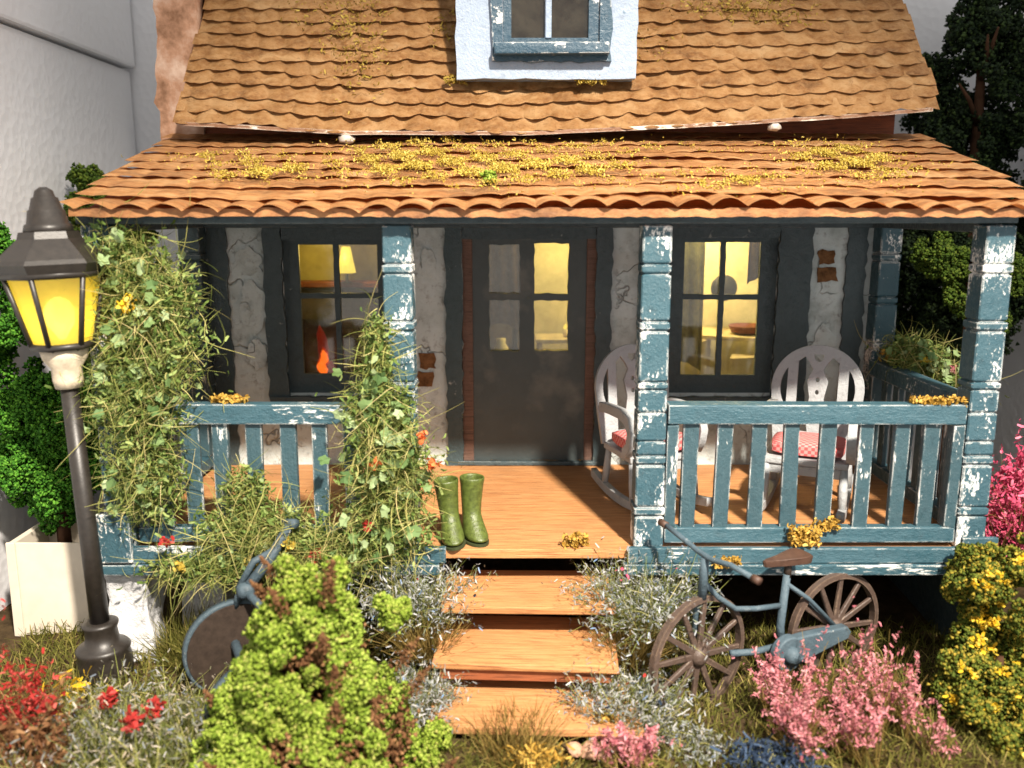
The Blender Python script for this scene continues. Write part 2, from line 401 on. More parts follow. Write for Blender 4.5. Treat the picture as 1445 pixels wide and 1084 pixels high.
# ---- scattered small pieces (numpy)
def rot_rand(n):
    q = rng.normal(size=(n, 4)); q /= np.linalg.norm(q, axis=1)[:, None]
    w, x, y, z = q.T
    return np.stack([np.stack([1 - 2 * (y * y + z * z), 2 * (x * y - z * w), 2 * (x * z + y * w)], -1),
                     np.stack([2 * (x * y + z * w), 1 - 2 * (x * x + z * z), 2 * (y * z - x * w)], -1),
                     np.stack([2 * (x * z - y * w), 2 * (y * z + x * w), 1 - 2 * (x * x + y * y)], -1)], 1)
def scatter(tv, tf, P, s, Rm=None):
    tv = np.asarray(tv, float); tf = np.asarray(tf); n = len(P)
    if Rm is None: Rm = rot_rand(n)
    s = np.broadcast_to(np.asarray(s, float).reshape(-1, 1, 1), (n, 1, 1))
    V = np.einsum('nij,kj->nki', Rm, tv) * s + P[:, None, :]
    F = tf[None] + (np.arange(n) * len(tv))[:, None, None]
    return V.reshape(-1, 3), F.reshape(-1, tf.shape[1])
BIT = ([(1, .1, -.5), (-.6, .9, -.4), (-.5, -.9, -.3), (.1, .05, 1.)], [(0, 1, 3), (1, 2, 3), (2, 0, 3), (0, 2, 1)])
FLAKE = ([(-1, -.45, 0), (0, -.6, .35), (1, -.3, .1), (1, .4, -.1), (0, .55, .3), (-1, .4, .05)], [(0, 1, 4, 5), (1, 2, 3, 4)])
CURL = ([(-1.2, -.35, .3), (0, -.42, -.1), (1.1, -.3, .5), (1.2, .2, .6), (0, .38, 0), (-1.2, .3, .25)], FLAKE[1])
NEEDLE = ([(-1.5, -.26, 0), (0, -.34, .25), (1.5, -.2, .1), (1.5, .2, -.1), (0, .3, .2), (-1.5, .22, .05)], FLAKE[1])
_a = np.linspace(0, 2 * math.pi, 13)[:-1]
_lr = np.array([1.1, .90, 1.04, .76, .98, .74, .40, .74, .98, .76, 1.04, .90])
LEAF = (np.vstack([[0, 0, .05], np.stack([_lr * np.cos(_a), _lr * .8 * np.sin(_a), .22 * np.sin(_a) ** 2 + .06 * np.cos(3 * _a)], 1)]),
        np.array([(0, i + 1, (i + 1) % 12 + 1) for i in range(12)]))
def join(parts):
    Vs, Fs, o = [], [], 0
    for V, F in parts:
        Vs.append(V); Fs.append(F + o); o += len(V)
    return np.vstack(Vs), np.vstack(Fs)
def fibres(base, dirs, L, curl=.5, nseg=5, w=.004, droop=0.):
    """thin curved ribbons: base (n,3), start direction (n,3), length (n)"""
    n = len(base); d = dirs / np.linalg.norm(dirs, axis=1)[:, None]
    L = np.broadcast_to(L, (n,)); p = base.copy(); pts = [p]
    bend = rng.normal(size=(n, 3)) * curl
    for i in range(nseg):
        d = d + bend / nseg + rng.normal(size=(n, 3)) * curl * .25 / nseg; d[:, 2] -= droop / nseg
        d /= np.linalg.norm(d, axis=1)[:, None]
        p = p + d * (L / nseg)[:, None]; pts.append(p)
    P = np.stack(pts, 1)
    side = np.cross(d, rng.normal(size=(n, 3))); side /= np.linalg.norm(side, axis=1)[:, None]
    ww = np.linspace(1, .25, nseg + 1)[None, :, None] * w
    V = np.stack([P - side[:, None] * ww, P + side[:, None] * ww], 2).reshape(-1, 3)
    i = np.arange(nseg); q = np.stack([2 * i, 2 * i + 1, 2 * i + 3, 2 * i + 2], 1)
    F = (q[None] + (np.arange(n) * 2 * (nseg + 1))[:, None, None]).reshape(-1, 4)
    return V, F, P
def ball(n):
    v = rng.normal(size=(n, 3)); return v / np.linalg.norm(v, axis=1)[:, None]
def lumps(centres, radii, n, shell=.35, sub=7):
    """points on the ragged outside of a heap of clumps, each broken into smaller clumps"""
    C0 = np.asarray(centres, float); r0 = np.asarray(radii, float)
    C = np.repeat(C0, sub, 0) + ball(len(C0) * sub) * np.repeat(r0, sub)[:, None] * rng.uniform(.45, .95, (len(C0) * sub, 1))
    r = np.repeat(r0, sub) * rng.uniform(.28, .58, len(C0) * sub)
    pk = r ** 2 / (r ** 2).sum(); idx = rng.choice(len(C), n, p=pk)
    u = ball(n); P = C[idx] + u * (r[idx] * (1 - shell * rng.random(n) ** 1.5 + .10 * rng.exponential(size=n)))[:, None]
    keep = np.ones(n, bool)
    for s in range(0, n, 2000):
        D = np.linalg.norm(P[s:s + 2000, None] - C[None], axis=2) / r[None]
        keep[s:s + 2000] = D.min(1) > .55
    return P[keep]
def foam(name, centres, radii, n, size, mat, parent, loc, shell=.35):
    P = lumps(centres, radii, n, shell)
    V, F = scatter(*BIT, P, size * rng.uniform(.55, 1.3, len(P)))
    return npobj(name, V, F, mat, parent, loc=loc)
def flakes(name, P, size, mat, parent=None, loc=(0, 0, 0), tpl=FLAKE, kind=None):
    V, F = scatter(*tpl, P, size * rng.uniform(.6, 1.35, len(P)))
    o = npobj(name, V, F, mat, parent, loc=loc)
    if kind: o['kind'] = kind
    return o
def fibre_obj(name, base, dirs, L, mat, parent, loc, **kw):
    V, F, P = fibres(base, dirs, L, **kw); return npobj(name, V, F, mat, parent, loc=loc), P
def ell(n, specs):
    """points inside ellipsoids (cx,cy,cz,rx,ry,rz,weight)"""
    w = np.array([s[6] for s in specs], float); idx = rng.choice(len(specs), n, p=w / w.sum())
    A = np.array(specs)[idx]
    return A[:, :3] + ball(n) * (rng.random(n) ** .5 * (.9 + .16 * rng.exponential(size=n)))[:, None] * A[:, 3:6], ball(n)

GZ = -.80
def gz(x, y): return GZ + .035 * math.sin(1.7 * x + .6) * math.cos(1.9 * y) + .02 * math.sin(4.1 * x + 2 * y)
def gzn(x, y): return GZ + .035 * np.sin(1.7 * x + .6) * np.cos(1.9 * y) + .02 * np.sin(4.1 * x + 2 * y)

# ================================================================== SETTING
nx, ny = 90, 80
X, Y = np.meshgrid(np.linspace(-4.2, 4.9, nx), np.linspace(-2.6, 4.2, ny), indexing='ij')
V = np.stack([X, Y, gzn(X, Y)], -1).reshape(-1, 3)
i, j = np.meshgrid(np.arange(nx - 1), np.arange(ny - 1), indexing='ij')
q = (i * ny + j).ravel()
tag(npobj('ground', V, np.stack([q, q + ny, q + ny + 1, q + 1], 1), M['soil'], smooth=True), 'brown soil base of the model garden', kind='structure')
def setting(o, label): return tag(o, label, kind='structure')
wl = box('wall_left', (-4.28, -3.98), (-1.6, 3.985), (-.9, 3.52), M['foam'], bevel=.02, jit=.01)
setting(wl, 'white foam board at the left behind the lamp')
setting(box('wall_left_upper', (-4.28, -3.93), (-1.6, 3.98), (3.545, 5.6), M['foam'], bevel=.03, jit=.01), 'upper white foam block at the left')
setting(box('wall_back', (-4.25, 3.62), (4.02, 4.3), (-.9, 5.6), M['foam'], bevel=.02, jit=.008), 'white foam board behind the cottage')
setting(box('wall_back_right', (3.66, 5.4), (4.06, 4.3), (-.9, 5.6), M['foam'], bevel=.02, jit=.008), 'white foam board behind the dark tree')
setting(box('wall_right', (4.7, 4.95), (-.3, 4.0), (-.9, 4.2), M['foam'], bevel=.02, jit=.008), 'white foam board at the right')

# ================================================================== COTTAGE
BW = 1.95
house = thing('cottage', (0, 2.6, GZ), 'white plastered model cottage with brown card roof and dormer window', 'house')
HOLE_L, HOLE_D, HOLE_R = (-2.03, -1.13, .62, 1.93), (-.56, .56, 0.0, 1.93), (1.0, 2.05, .62, 1.95)
plate('front_wall', [rect(-2.80, 2.98, -.95, 2.62), rect(*HOLE_L), rect(*HOLE_D), rect(*HOLE_R)], .10, M['plaster'], house, (0, BW + .05, 0))
for nm, X_, Y_, Z_, mt in (('side_wall', (-2.80, -2.70), (2.0, 3.9), (-.9, 2.6), 'plaster'), ('side_wall', (2.88, 2.98), (2.0, 3.9), (-.9, 2.6), 'plaster'),
                           ('back_wall', (-2.8, 2.98), (3.8, 3.9), (-.9, 2.6), 'plaster'), ('room_ceiling', (-2.69, 2.87), (2.06, 3.79), (2.2, 2.26), 'yellow_wall'),
                           ('room_floor', (-2.69, 2.87), (2.06, 3.79), (-.06, .0), 'room_floor')):
    box(nm, X_, Y_, Z_, M[mt], house, 0, 0)
box('room_back_wall', (.02, 2.86), (3.30, 3.34), (.0, 2.19), M['yellow_wall'], house, 0, 0)
box('room_back_wall', (-2.68, -.62), (3.30, 3.34), (.0, 2.19), M['olive_wall'], house, 0, 0)
box('room_partition', (-.66, -.60), (2.3, 3.29), (.0, 2.19), M['dark_room'], house, 0, 0)
box('room_hall_wall', (-.59, .015), (3.2, 3.26), (.0, 2.19), M['dark_room'], house, 0, 0)
# exposed bricks
for x0, x1, z0, z1 in ((-.91, -.78, .83, .955), (-.93, -.80, .69, .815), (2.37, 2.50, 1.70, 1.82), (2.38, 2.53, 1.56, 1.68)):
    plate('brick', [rough_rect(x0, x1, z0, z1, .014, .035)], .03, M['brick'], house, (0, BW + .002, 0))
# plaster lumps where the coat has come away
for cx, cz, w, h in ((-2.28, 1.35, .11, .22), (-2.30, 1.72, .12, .12), (-.83, 1.72, .07, .12), (-2.26, .95, .09, .13), (2.46, 1.05, .10, .16)):
    pts = [(cx + math.cos(a) * w * random.uniform(.75, 1.15), cz + math.sin(a) * h * random.uniform(.75, 1.15)) for a in np.linspace(0, 2 * math.pi, 22)[:-1]]
    plate('plaster_patch', [pts], .03, M['plaster'], house, (0, BW - .006, 0))
# corner pilasters
def post_profile(z0, z1, hw):
    """square post cut by narrow notches, each block a little out of true"""
    cuts = [1.0, .885, .855, .715, .685, .53, .505, .435, .345, .30, .27, .135, .105, 0]
    prof = []; H = z1 - z0
    for a, c in zip(cuts, cuts[1:]):
        hi, lo = z0 + a * H, z0 + c * H; s = hw * (1 + .07 * (1 - a)) * random.uniform(.975, 1.02); thin = (a - c) < .04
        prof += [(lo + .001, s * .84), (lo + .010, s * .97), (lo + .018, s * (1.03 if thin else 1.0)), (hi - .010, s * (1.03 if thin else .985)), (hi - .001, s * .84)]
    prof.sort(key=lambda t: t[0]); return prof
for x in (-2.72, 2.89):
    lathe('corner_pilaster', post_profile(0, 2.03, .085), M['blue_post' if x > 0 else 'blue_trim'], house, (x, BW - .09, 0), square=True)
plate('corner_board', [rough_rect(-2.63, -2.47, 0, 2.1, .014)], .03, M['blue_dark'], house, (0, BW - .016, 0))
plate('corner_board', [rough_rect(2.60, 2.76, 0, 2.1, .014)], .03, M['blue_dark'], house, (0, BW - .016, 0))
box('wall_plate_beam', (-2.7, 2.9), (BW - .07, BW - .003), (2.0, 2.12), M['blue_dark'], house)

# --- windows
def window(x0, x1, z0, z1, trim, pane_x, pane_z, mid_x, mid_z):
    w = bpy.data.objects.new('window', None); w.empty_display_size = .1; w.location = ((x0 + x1) / 2, BW, z0); link(w, house)
    t0, t1 = trim
    for nm, pts in (('trim_board', rough_rect(t0, x0 + .012, z0 - .12, z1 + .08)), ('trim_board', rough_rect(x1 - .012, t1, z0 - .12, z1 + .08)),
                    ('trim_board', rough_rect(x0 + .014, x1 - .014, z1 - .03, z1 + .075, .005)), ('window_sill', rough_rect(t0 + .01, t1 - .01, z0 - .16, z0 - .02, .008))):
        plate(nm, [pts], .05 if nm == 'trim_board' else .075, M['blue_dark'], w, (0, BW - .025 if nm == 'trim_board' else BW - .035, 0))
    px0, px1 = pane_x; pz0, pz1 = pane_z; yf = BW + .055
    plate('sash_frame', [rect(x0 + .003, x1 - .003, z0 - .01, z1 - .003), rect(px0, px1, pz0, pz1)], .05, M['blue_dark'], w, (0, yf, 0))
    plate('muntin', [rough_rect(mid_x - .022, mid_x + .022, pz0 - .01, pz1 + .01, .003)], .034, M['blue_dark'], w, (0, yf - .004, 0))
    for a, b_ in ((px0 - .01, mid_x - .019), (mid_x + .019, px1 + .01)):
        plate('muntin', [rough_rect(a, b_, mid_z - .022, mid_z + .022, .003)], .03, M['blue_dark'], w, (0, yf - .003, 0))
        for c, d in ((pz0 - .004, mid_z - .02), (mid_z + .02, pz1 + .004)):
            plate('pane', [rect(a, b_, c, d)], .004, M['glass'], w, (0, yf + .008, 0))
    return w
window(*HOLE_L, (-2.17, -1.0), (-1.90, -1.25), (.78, 1.86), -1.59, 1.44)
window(*HOLE_R, (.9, 2.31), (1.28, 1.91), (.77, 1.88), 1.60, 1.43)
# --- door
door = bpy.data.objects.new('door', None); door.location = (0, BW, 0); link(door, house)
plate('door_trim', [rough_rect(-.69, -.55, .0, 2.02)], .05, M['blue_trim'], door, (0, BW - .026, 0))
plate('door_trim', [rough_rect(.55, .68, .0, 2.02)], .05, M['blue_dark'], door, (0, BW - .026, 0))
plate('door_trim', [rough_rect(-.548, .548, 1.905, 2.03, .006)], .04, M['blue_dark'], door, (0, BW - .02, 0))
box('door_jamb', (-.557, -.466), (BW - .008, BW + .07), (.0, 1.93), M['jamb'], door)
box('door_jamb', (.474, .557), (BW - .008, BW + .07), (.0, 1.93), M['jamb'], door)
ph = [(-.33, -.075, 1.46, 1.86), (-.33, -.075, .98, 1.405), (.045, .325, 1.46, 1.87), (.045, .325, .98, 1.405)]
b = NB('smudged_slate_door_paint')
c = b.mix(b.noise(4, 5, .6), (.042, .054, .055), (.080, .096, .096))
c = b.mix(b.ramp(b.noise(2.6, 4, .6), [(.5, 0.), (.72, .75)]), c, (.17, .17, .15))
c = b.mix(b.ramp(b.noise(38, 5, .7), [(.68, 0.), (.74, .7)]), c, (.25, .24, .2))
b.bump(b.noise(16, 5), .5, .012); M['door'] = b.fin(c, .5, .4)
plate('door_leaf', [rough_rect(-.470, .482, .035, 1.934, .003)] + [rough_rect(*r, .006, .05) for r in ph], .05, M['door'], door, (0, BW + .035, 0))
for r in ph: plate('pane', [rect(r[0] - .012, r[1] + .012, r[2] - .012, r[3] + .012)], .004, M['glass'], door, (0, BW + .064, 0))
box('threshold', (-.6, .6), (BW - .06, BW + .0), (.002, .04), M['blue_dark'], door)
# --- upper roof
def eave_z(x): return float(np.interp(x, [-2.75, -1.4, 0, 1.3, 2.4, 3.1], [2.775, 2.70, 2.695, 2.755, 2.82, 2.875]))
roof = box('roof', (-2.62, 2.92), (2.13, 2.17), (2.55, 4.9), M['wood_dark'], house, 0, 0)
roof.rotation_euler = (0, 0, 0)
EY, RS = 1.50, math.tan(R(60))            # eave front, slope
NU, EXP = 16, .118
def wave(x, ph, per=.20): return abs(math.sin(math.pi * x / per + ph / 2)) ** .75
def tile_strip(name, x0f, x1f, line, up, nrm, length, ph, amp, mat, parent, seed, thick=.011, per=.2, cut=.02, rise=.022):
    """one strip of corrugated card: line(x) gives its lower edge, up/nrm the slope frame"""
    n = int((x1f - x0f) / per * 10); bm = bmesh.new(); rows = []
    up = Vector(up); nrm = Vector(nrm); c0 = Vector(line((x0f + x1f) / 2))
    for i in range(n + 1):
        x = x0f + (x1f - x0f) * i / n
        wob = mn.noise(Vector((x * 1.7, seed * 3.1, 0))) * .030 + mn.noise(Vector((x * 6, seed * 7.7, 3))) * .018 + mn.noise(Vector((x * 21, seed * 1.7, 6))) * .008
        lift = mn.noise(Vector((x * 1.1, seed * 5.3, 9))) * .014 + mn.noise(Vector((x * 4.3, seed * 2.3, 19))) * .012
        ap = amp * (1 + .45 * mn.noise(Vector((x * 2.2, seed, 5))))
        wz = wave(x, ph + .8 * mn.noise(Vector((x * .9, seed * 1.9, 1))), per)
        P = Vector(line(x)); row = []
        for k, t in enumerate((0, .35, 1)):
            f = 1 - .55 * t
            tt = t * length + (wob * (.5 if amp > .05 else 1) + (.5 - wz) * cut) * (1 - t)
            row.append(bm.verts.new(P + up * tt + nrm * (wz * ap * f + lift * (1 - t) + (1 - t) * rise) - c0))
        rows.append(row)
    for A, B in zip(rows, rows[1:]):
        for k in range(2): bm.faces.new((A[k], B[k], B[k + 1], A[k + 1]))
    r = bmesh.ops.solidify(bm, geom=bm.faces[:], thickness=thick)
    o = bobj(name, bm, mat, parent, c0, smooth=True)
    es = o.modifiers.new('edges', 'EDGE_SPLIT'); es.split_angle = R(45)
    return o
cu_, su_ = math.cos(R(60)), math.sin(R(60))
for k in range(NU):
    f = k * EXP
    def line(x, f=f):
        z = 2.75 + (eave_z(x) - 2.75) * max(0, 1 - f / 1.1)
        return (x, EY + f * cu_, z + f * su_)
    sh = .095 * f
    x0, x1 = -2.66 + sh * 1.05 + random.uniform(-.015, .015), 3.07 - sh * 1.35 + random.uniform(-.02, .02) - (.06 if k == 0 else 0)
    seg = [(x0, x1)]
    for a, b_ in seg:
        tile_strip('tile_strip', a, b_, line, (0, cu_, su_), (0, -su_, cu_), EXP * 1.45, k * .9 + random.uniform(-.9, .9), .030, M['card_up'], roof, k + 1, per=.195, cut=.042)
# white card edge under the eave and glue drips
bm = bmesh.new(); prev = None
for x in np.linspace(-2.64, 2.98, 60):
    z = eave_z(x) - .004 + .006 * mn.noise(Vector((x * 5, 2, 2)))
    r4 = [bm.verts.new(p) for p in ((x, EY - .045, z - .006), (x, EY - .045, z + .022), (x, EY + .5, z + .06), (x, EY + .5, z + .04))]
    if prev:
        for a in range(4): bm.faces.new((prev[a], prev[(a + 1) % 4], r4[(a + 1) % 4], r4[a]))
    else: bm.faces.new(r4)
    prev = r4
bm.faces.new(prev)
bobj('eave_board', bm, M['eave'], roof)
for x, s in ((-1.38, .045), (1.82, .034)):
    bm = bmesh.new(); bmesh.ops.create_icosphere(bm, subdivisions=3, radius=1)
    for v in bm.verts:
        k = 1 + .35 * mn.noise(v.co * 1.7 + Vector((x, 0, 0)))
        v.co = Vector((v.co.x * s * 1.3 * k, v.co.y * .05, v.co.z * s * .55 * k - (.02 if v.co.z < 0 else 0)))
    bobj('glue_drip', bm, M['glue'], roof, (x, EY - .01, eave_z(x) - .030), smooth=True)
# brown strip of wall between the roofs
box('upper_wall_band', (-2.72, 2.9), (1.93, 1.948), (2.55, 2.98), M['wood_dark'], house, 0, 0)
# gable parapet
pts = [(-2.58, 2.5), (-2.58, 5.0)]
for z in np.arange(5.0, 2.5, -.07): pts.append((-2.93 + random.uniform(-.03, .035) + (.05 if 3.3 < z < 3.6 else 0), z))
plate('gable_parapet', [pts], .22, M['gable'], house, (0, 2.0, 0))
# --- dormer
dm = box('dormer', (-.54, .77), (1.64, 2.6), (3.10, 4.9), M['dormer_white'], house, .012, .006)
DY = 1.64
plate('front_face', [rough_rect(-.555, .785, 3.095, 4.9, .008, .1), rect(-.16, .49, 3.37, 4.4)], .10, M['dormer_white'], dm, (0, DY - .055, 0))
plate('window_trim', [rough_rect(-.29, .59, 3.215, 4.6, .010, .07), rect(-.21, .505, 3.32, 4.45)], .05, M['dormer_blue'], dm, (0, DY - .125, 0))
plate('sash_frame', [rect(-.205, .50, 3.325, 4.44), rect(-.145, .425, 3.385, 4.4)], .05, M['dormer_blue'], dm, (0, DY - .09, 0))
box('window_sill', (-.27, .57), (DY - .24, DY - .151), (3.255, 3.335), M['dormer_blue'], dm, .012)
box('mullion', (.102, .148), (DY - .125, DY - .085), (3.38, 4.42), M['dormer_white'], dm, .008)
for a, b_ in ((-.15, .102), (.148, .43)): plate('pane', [rect(a, b_, 3.38, 4.41)], .004, M['dormer_glass'], dm, (0, DY - .07, 0))
plate('window_lining', [rect(-.158, .488, 3.372, 4.39)], .008, M['dark_room'], dm, (0, DY - .012, 0))

# ================================================================== PORCH
porch = thing('porch', (0, 1, GZ), 'blue porch with orange tiled roof and wooden deck against the cottage front', 'porch')
dk = box('deck', (-2.78, 2.92), (.0, BW - .003), (-.062, 0), M['wood'], porch, .006, .0)
LIN = .29
def pz(y): return 2.155 + (y + .11) * LIN
proof = bpy.data.objects.new('porch_roof', None); proof.location = (0, -.2, 2.1); link(proof, porch)
an = math.atan(LIN); ca, sa = math.cos(an), math.sin(an)
rb = box('roof_board', (-2.68, 2.98), (-.98, .98), (-.012, .012), M['wood_dark'], proof, 0, 0)
rb.location = (0.13, .93, pz(.93) - .075); rb.rotation_euler = (an, 0, 0)
NL = 9
for k in range(NL):
    f = k * .232
    def line(x, f=f):
        sag = .018 * math.sin(x * 1.3 + .5) * (1 if f < .3 else .4)
        return (x, -.13 + f * ca, pz(-.13) + f * sa - (.034 if f == 0 else .012) + sag)
    tile_strip('tile_strip', -2.77 - .010 * k + random.uniform(-.03, .03), 3.10 + random.uniform(-.03, .03), line, (0, ca, sa), (0, -sa, ca), .30,
               k * 1.1 + random.uniform(-.8, .8), .046 if k == 0 else .017, M['card_low'], proof, 40 + k, thick=.008 if k else .016, per=.205 if k == 0 else .165, cut=.0 if k == 0 else .026, rise=.022 if k == 0 else .011)
# eave lath closing the front of the corrugation
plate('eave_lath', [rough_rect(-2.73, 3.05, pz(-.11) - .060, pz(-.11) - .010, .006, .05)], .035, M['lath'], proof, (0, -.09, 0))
box('front_beam', (-2.76, 2.9), (.02, .17), (2.055, 2.12), M['blue_dark'], porch)  # dark blue paints in the shade under the roof overhang
for x in (-2.66, 2.80): box('side_beam', (x - .06, x + .06), (.18, BW - .16), (2.0, 2.12), M['blue_dark'], porch)
CX = (-2.645, -.835, .735, 2.80)
for x in CX: lathe('column', post_profile(0.002, 2.05, .088), M['blue_post'], porch, (x, .10, 0), square=True)
# railings
def railing(a, b_, posts, bal, along='x', at=.07, z0=.03):
    r = bpy.data.objects.new('railing', None); r.location = ((a + b_) / 2, at, z0) if along == 'x' else (at, (a + b_) / 2, z0); link(r, porch)
    def bx(n, u0, u1, w, z0_, z1_, mt):
        if along == 'x': return box(n, (u0, u1), (at - w, at + w), (z0_, z1_), M[mt], r, .009, .005)
        return box(n, (at - w, at + w), (u0, u1), (z0_, z1_), M[mt], r, .009, .005)
    bx('top_rail', a, b_, .055, .815, .945, 'blue_rail'); bx('bottom_rail', a, b_, .042, .035, .135, 'blue_rail')
    for p in posts: bx('end_post', p - .036, p + .036, .045, .137, .812, 'blue_slat')
    for p in bal: 
        q = bx('baluster', p - .05, p + .05, .022, .12, .83, 'blue_slat')
        q.rotation_euler[1 if along == 'x' else 0] = random.uniform(-.018, .018)
railing(.835, 2.705, (.872, 2.667), (.99, 1.205, 1.425, 1.63, 1.855, 2.10, 2.325, 2.51))
railing(-2.54, -.94, (-2.50, -.98), (-2.36, -2.17, -1.985, -1.775, -1.555, -1.36, -1.16))
railing(.21, BW - .18, (.25, BW - .22), (.45, .66, .87, 1.08, 1.29, 1.5), 'y', 2.83)
railing(.21, BW - .18, (.25, BW - .22), (.45, .66, .87, 1.08, 1.29, 1.5), 'y', -2.68)
# fascia under the deck edge
box('fascia_board', (.60, 2.93), (-.055, -.004), (-.075, .028), M['blue_rail'], porch); box('fascia_board', (.57, 2.9), (-.075, -.012), (-.145, -.078), M['blue_worn'], porch)
box('fascia_board', (-2.80, -.56), (-.055, -.004), (-.075, .028), M['blue_rail'], porch); box('fascia_board', (-2.78, -.6), (-.075, -.012), (-.145, -.078), M['blue_worn'], porch)
box('side_fascia', (2.925, 2.97), (0, BW - .02), (-.12, .02), M['blue_rail'], porch); box('side_fascia', (-2.83, -2.785), (0, BW - .02), (-.12, .02), M['blue_rail'], porch)
box('corner_block', (2.70, 2.92), (-.09, -.058), (-.05, .11), M['blue_post'], porch); box('corner_block', (-2.76, -2.54), (-.09, -.058), (-.06, .26), M['blue_post'], porch)
box('light_block_panel', (2.88, 2.92), (.12, BW - .02), (GZ - .1, -.13), M['blue_dark'], porch, .004)  # panel added to block light from under the deck
# plaster piers below the deck
def pier(x, y, w, h, seed, mt='pier'):
    bm = bmesh.new(); bmesh.ops.create_cube(bm, size=1); bmesh.ops.subdivide_edges(bm, edges=bm.edges[:], cuts=9, use_grid_fill=True)
    for v in bm.verts:
        k = 1 + .22 * (.5 - v.co.z)
        p = Vector((v.co.x * w * k, v.co.y * w * k, v.co.z * h))
        n = mn.noise(p * 4 + Vector((seed, 0, 0))) * .07 + mn.noise(p * 11 + Vector((seed, 5, 0))) * .03
        v.co = p + Vector((v.co.x, v.co.y, 0)).normalized() * n if v.co.xy.length > 0 else p
    return bobj('pier', bm, M[mt], porch, (x, y, -.14 - h / 2), smooth=True)
pier(-2.63, .12, .27, .70, 1); pier(-2.32, .62, .26, .68, 7); pier(2.75, 1.6, .22, .70, 13); pier(-.75, .5, .2, .7, 3); pier(.8, .5, .2, .7, 9)

# ================================================================== STEPS
steps = thing('front_steps', (0, -.5, GZ), 'three orange wooden steps leading up to the porch deck', 'steps')
for k, (x0, x1, yf, yb, zt, yaw) in enumerate(((-.575, .50, -.31, .26, -.255, -.012), (-.60, .50, -.60, .02, -.475, -.050), (-.60, .60, -.91, -.28, -.690, -.040))):
    t = box('tread', (x0, x1), (yf, yb), (zt - .045, zt), M['wood'], steps, .005, .006); t.rotation_euler = (.0, .0, yaw)
    if k == 1: box('riser', (x0 + .03, x1 - .05), (yf + .03, yf + .07), (zt - .125, zt - .049), M['wood_red'], steps, .004, .004, (0, 0, yaw))
for x in (-.5, .44): 
    s_ = box('stringer', (x - .03, x + .03), (-.75, -.0), (-.80, -.70), M['wood_dark'], steps)

# ================================================================== STREET LAMP
L0 = Vector((-2.715, -.2, GZ + .02))
lampo = thing('street_lamp', L0, 'lit black lantern street lamp with yellow glass left of the porch', 'street lamp', rot=(0, R(-1.9), 0))
def lp(name, prof, mat, seg=24, parent=lampo, **kw):
    o = lathe(name, prof, mat, None, (0, 0, 0), seg, **kw); o.parent = parent; return o
lp('base', [(0, .155), (.05, .165), (.13, .165), (.18, .155), (.205, .165), (.225, .150), (.24, .105), (.33, .095), (.36, .108), (.375, .108), (.385, .075)], M['black'])
lp('pole', [(.38, .058), (.9, .055), (1.9, .050)], M['black'])
lp('socket', [(1.88, .075), (1.93, .085), (2.0, .085), (2.06, .125), (2.115, .135)], M['socket'], seg=18)
RT, RB, ZB, ZT = .265, .165, 2.135, 2.555
ang = [R(30 + 60 * k) for k in range(6)]
fr = bpy.data.objects.new('lantern_frame', None); COL.objects.link(fr); fr.parent = lampo
for k, a in enumerate(ang):
    o = tube('frame_bar', [(math.cos(a) * RB, math.sin(a) * RB, ZB), (math.cos(a) * RT, math.sin(a) * RT, ZT)], .017, M['black'], None, 6); o.parent = fr
    a2 = ang[(k + 1) % 6]; c = math.cos(R(30))
    bm = bmesh.new()
    q = [bm.verts.new((math.cos(t) * r * .965, math.sin(t) * r * .965, z)) for t, r, z in ((a, RB, ZB + .01), (a2, RB, ZB + .01), (a2, RT, ZT), (a, RT, ZT))]
    bm.faces.new(q); o = bobj('glass_pane', bm, M['lantern'], None); o.parent = lampo
for r, z, w in ((RB, ZB, .022), (RT, ZT, .026)):
    o = tube('frame_ring', [(math.cos(a) * r, math.sin(a) * r, z) for a in ang], w, M['black'], None, 6, True); o.parent = fr
lp('floor_plate', [(ZB - .03, RB * .8), (ZB, RB)], M['black'], seg=6, smooth=False, rot=(0, 0, R(30)))
lp('lantern_cap', [(ZT + .005, .285), (ZT + .06, .315), (ZT + .085, .295), (ZT + .20, .17), (ZT + .24, .158)], M['black'], seg=6, smooth=False, rot=(0, 0, R(30)))
lp('finial', [(ZT + .235, .135), (ZT + .28, .125), (ZT + .285, .112), (ZT + .36, .098), (ZT + .365, .088), (ZT + .43, .07), (ZT + .435, .058), (ZT + .47, .048), (ZT + .49, .02)], M['black'])
lp('bulb', [(2.17, .02), (2.2, .035), (2.26, .075), (2.33, .085), (2.39, .06), (2.42, .015)], M['bulb'])
bl = lamp('lantern_bulb_light', 'POINT', (0, 0, 2.33), 7.5, (1, .82, .40), .10); bl.parent = lampo

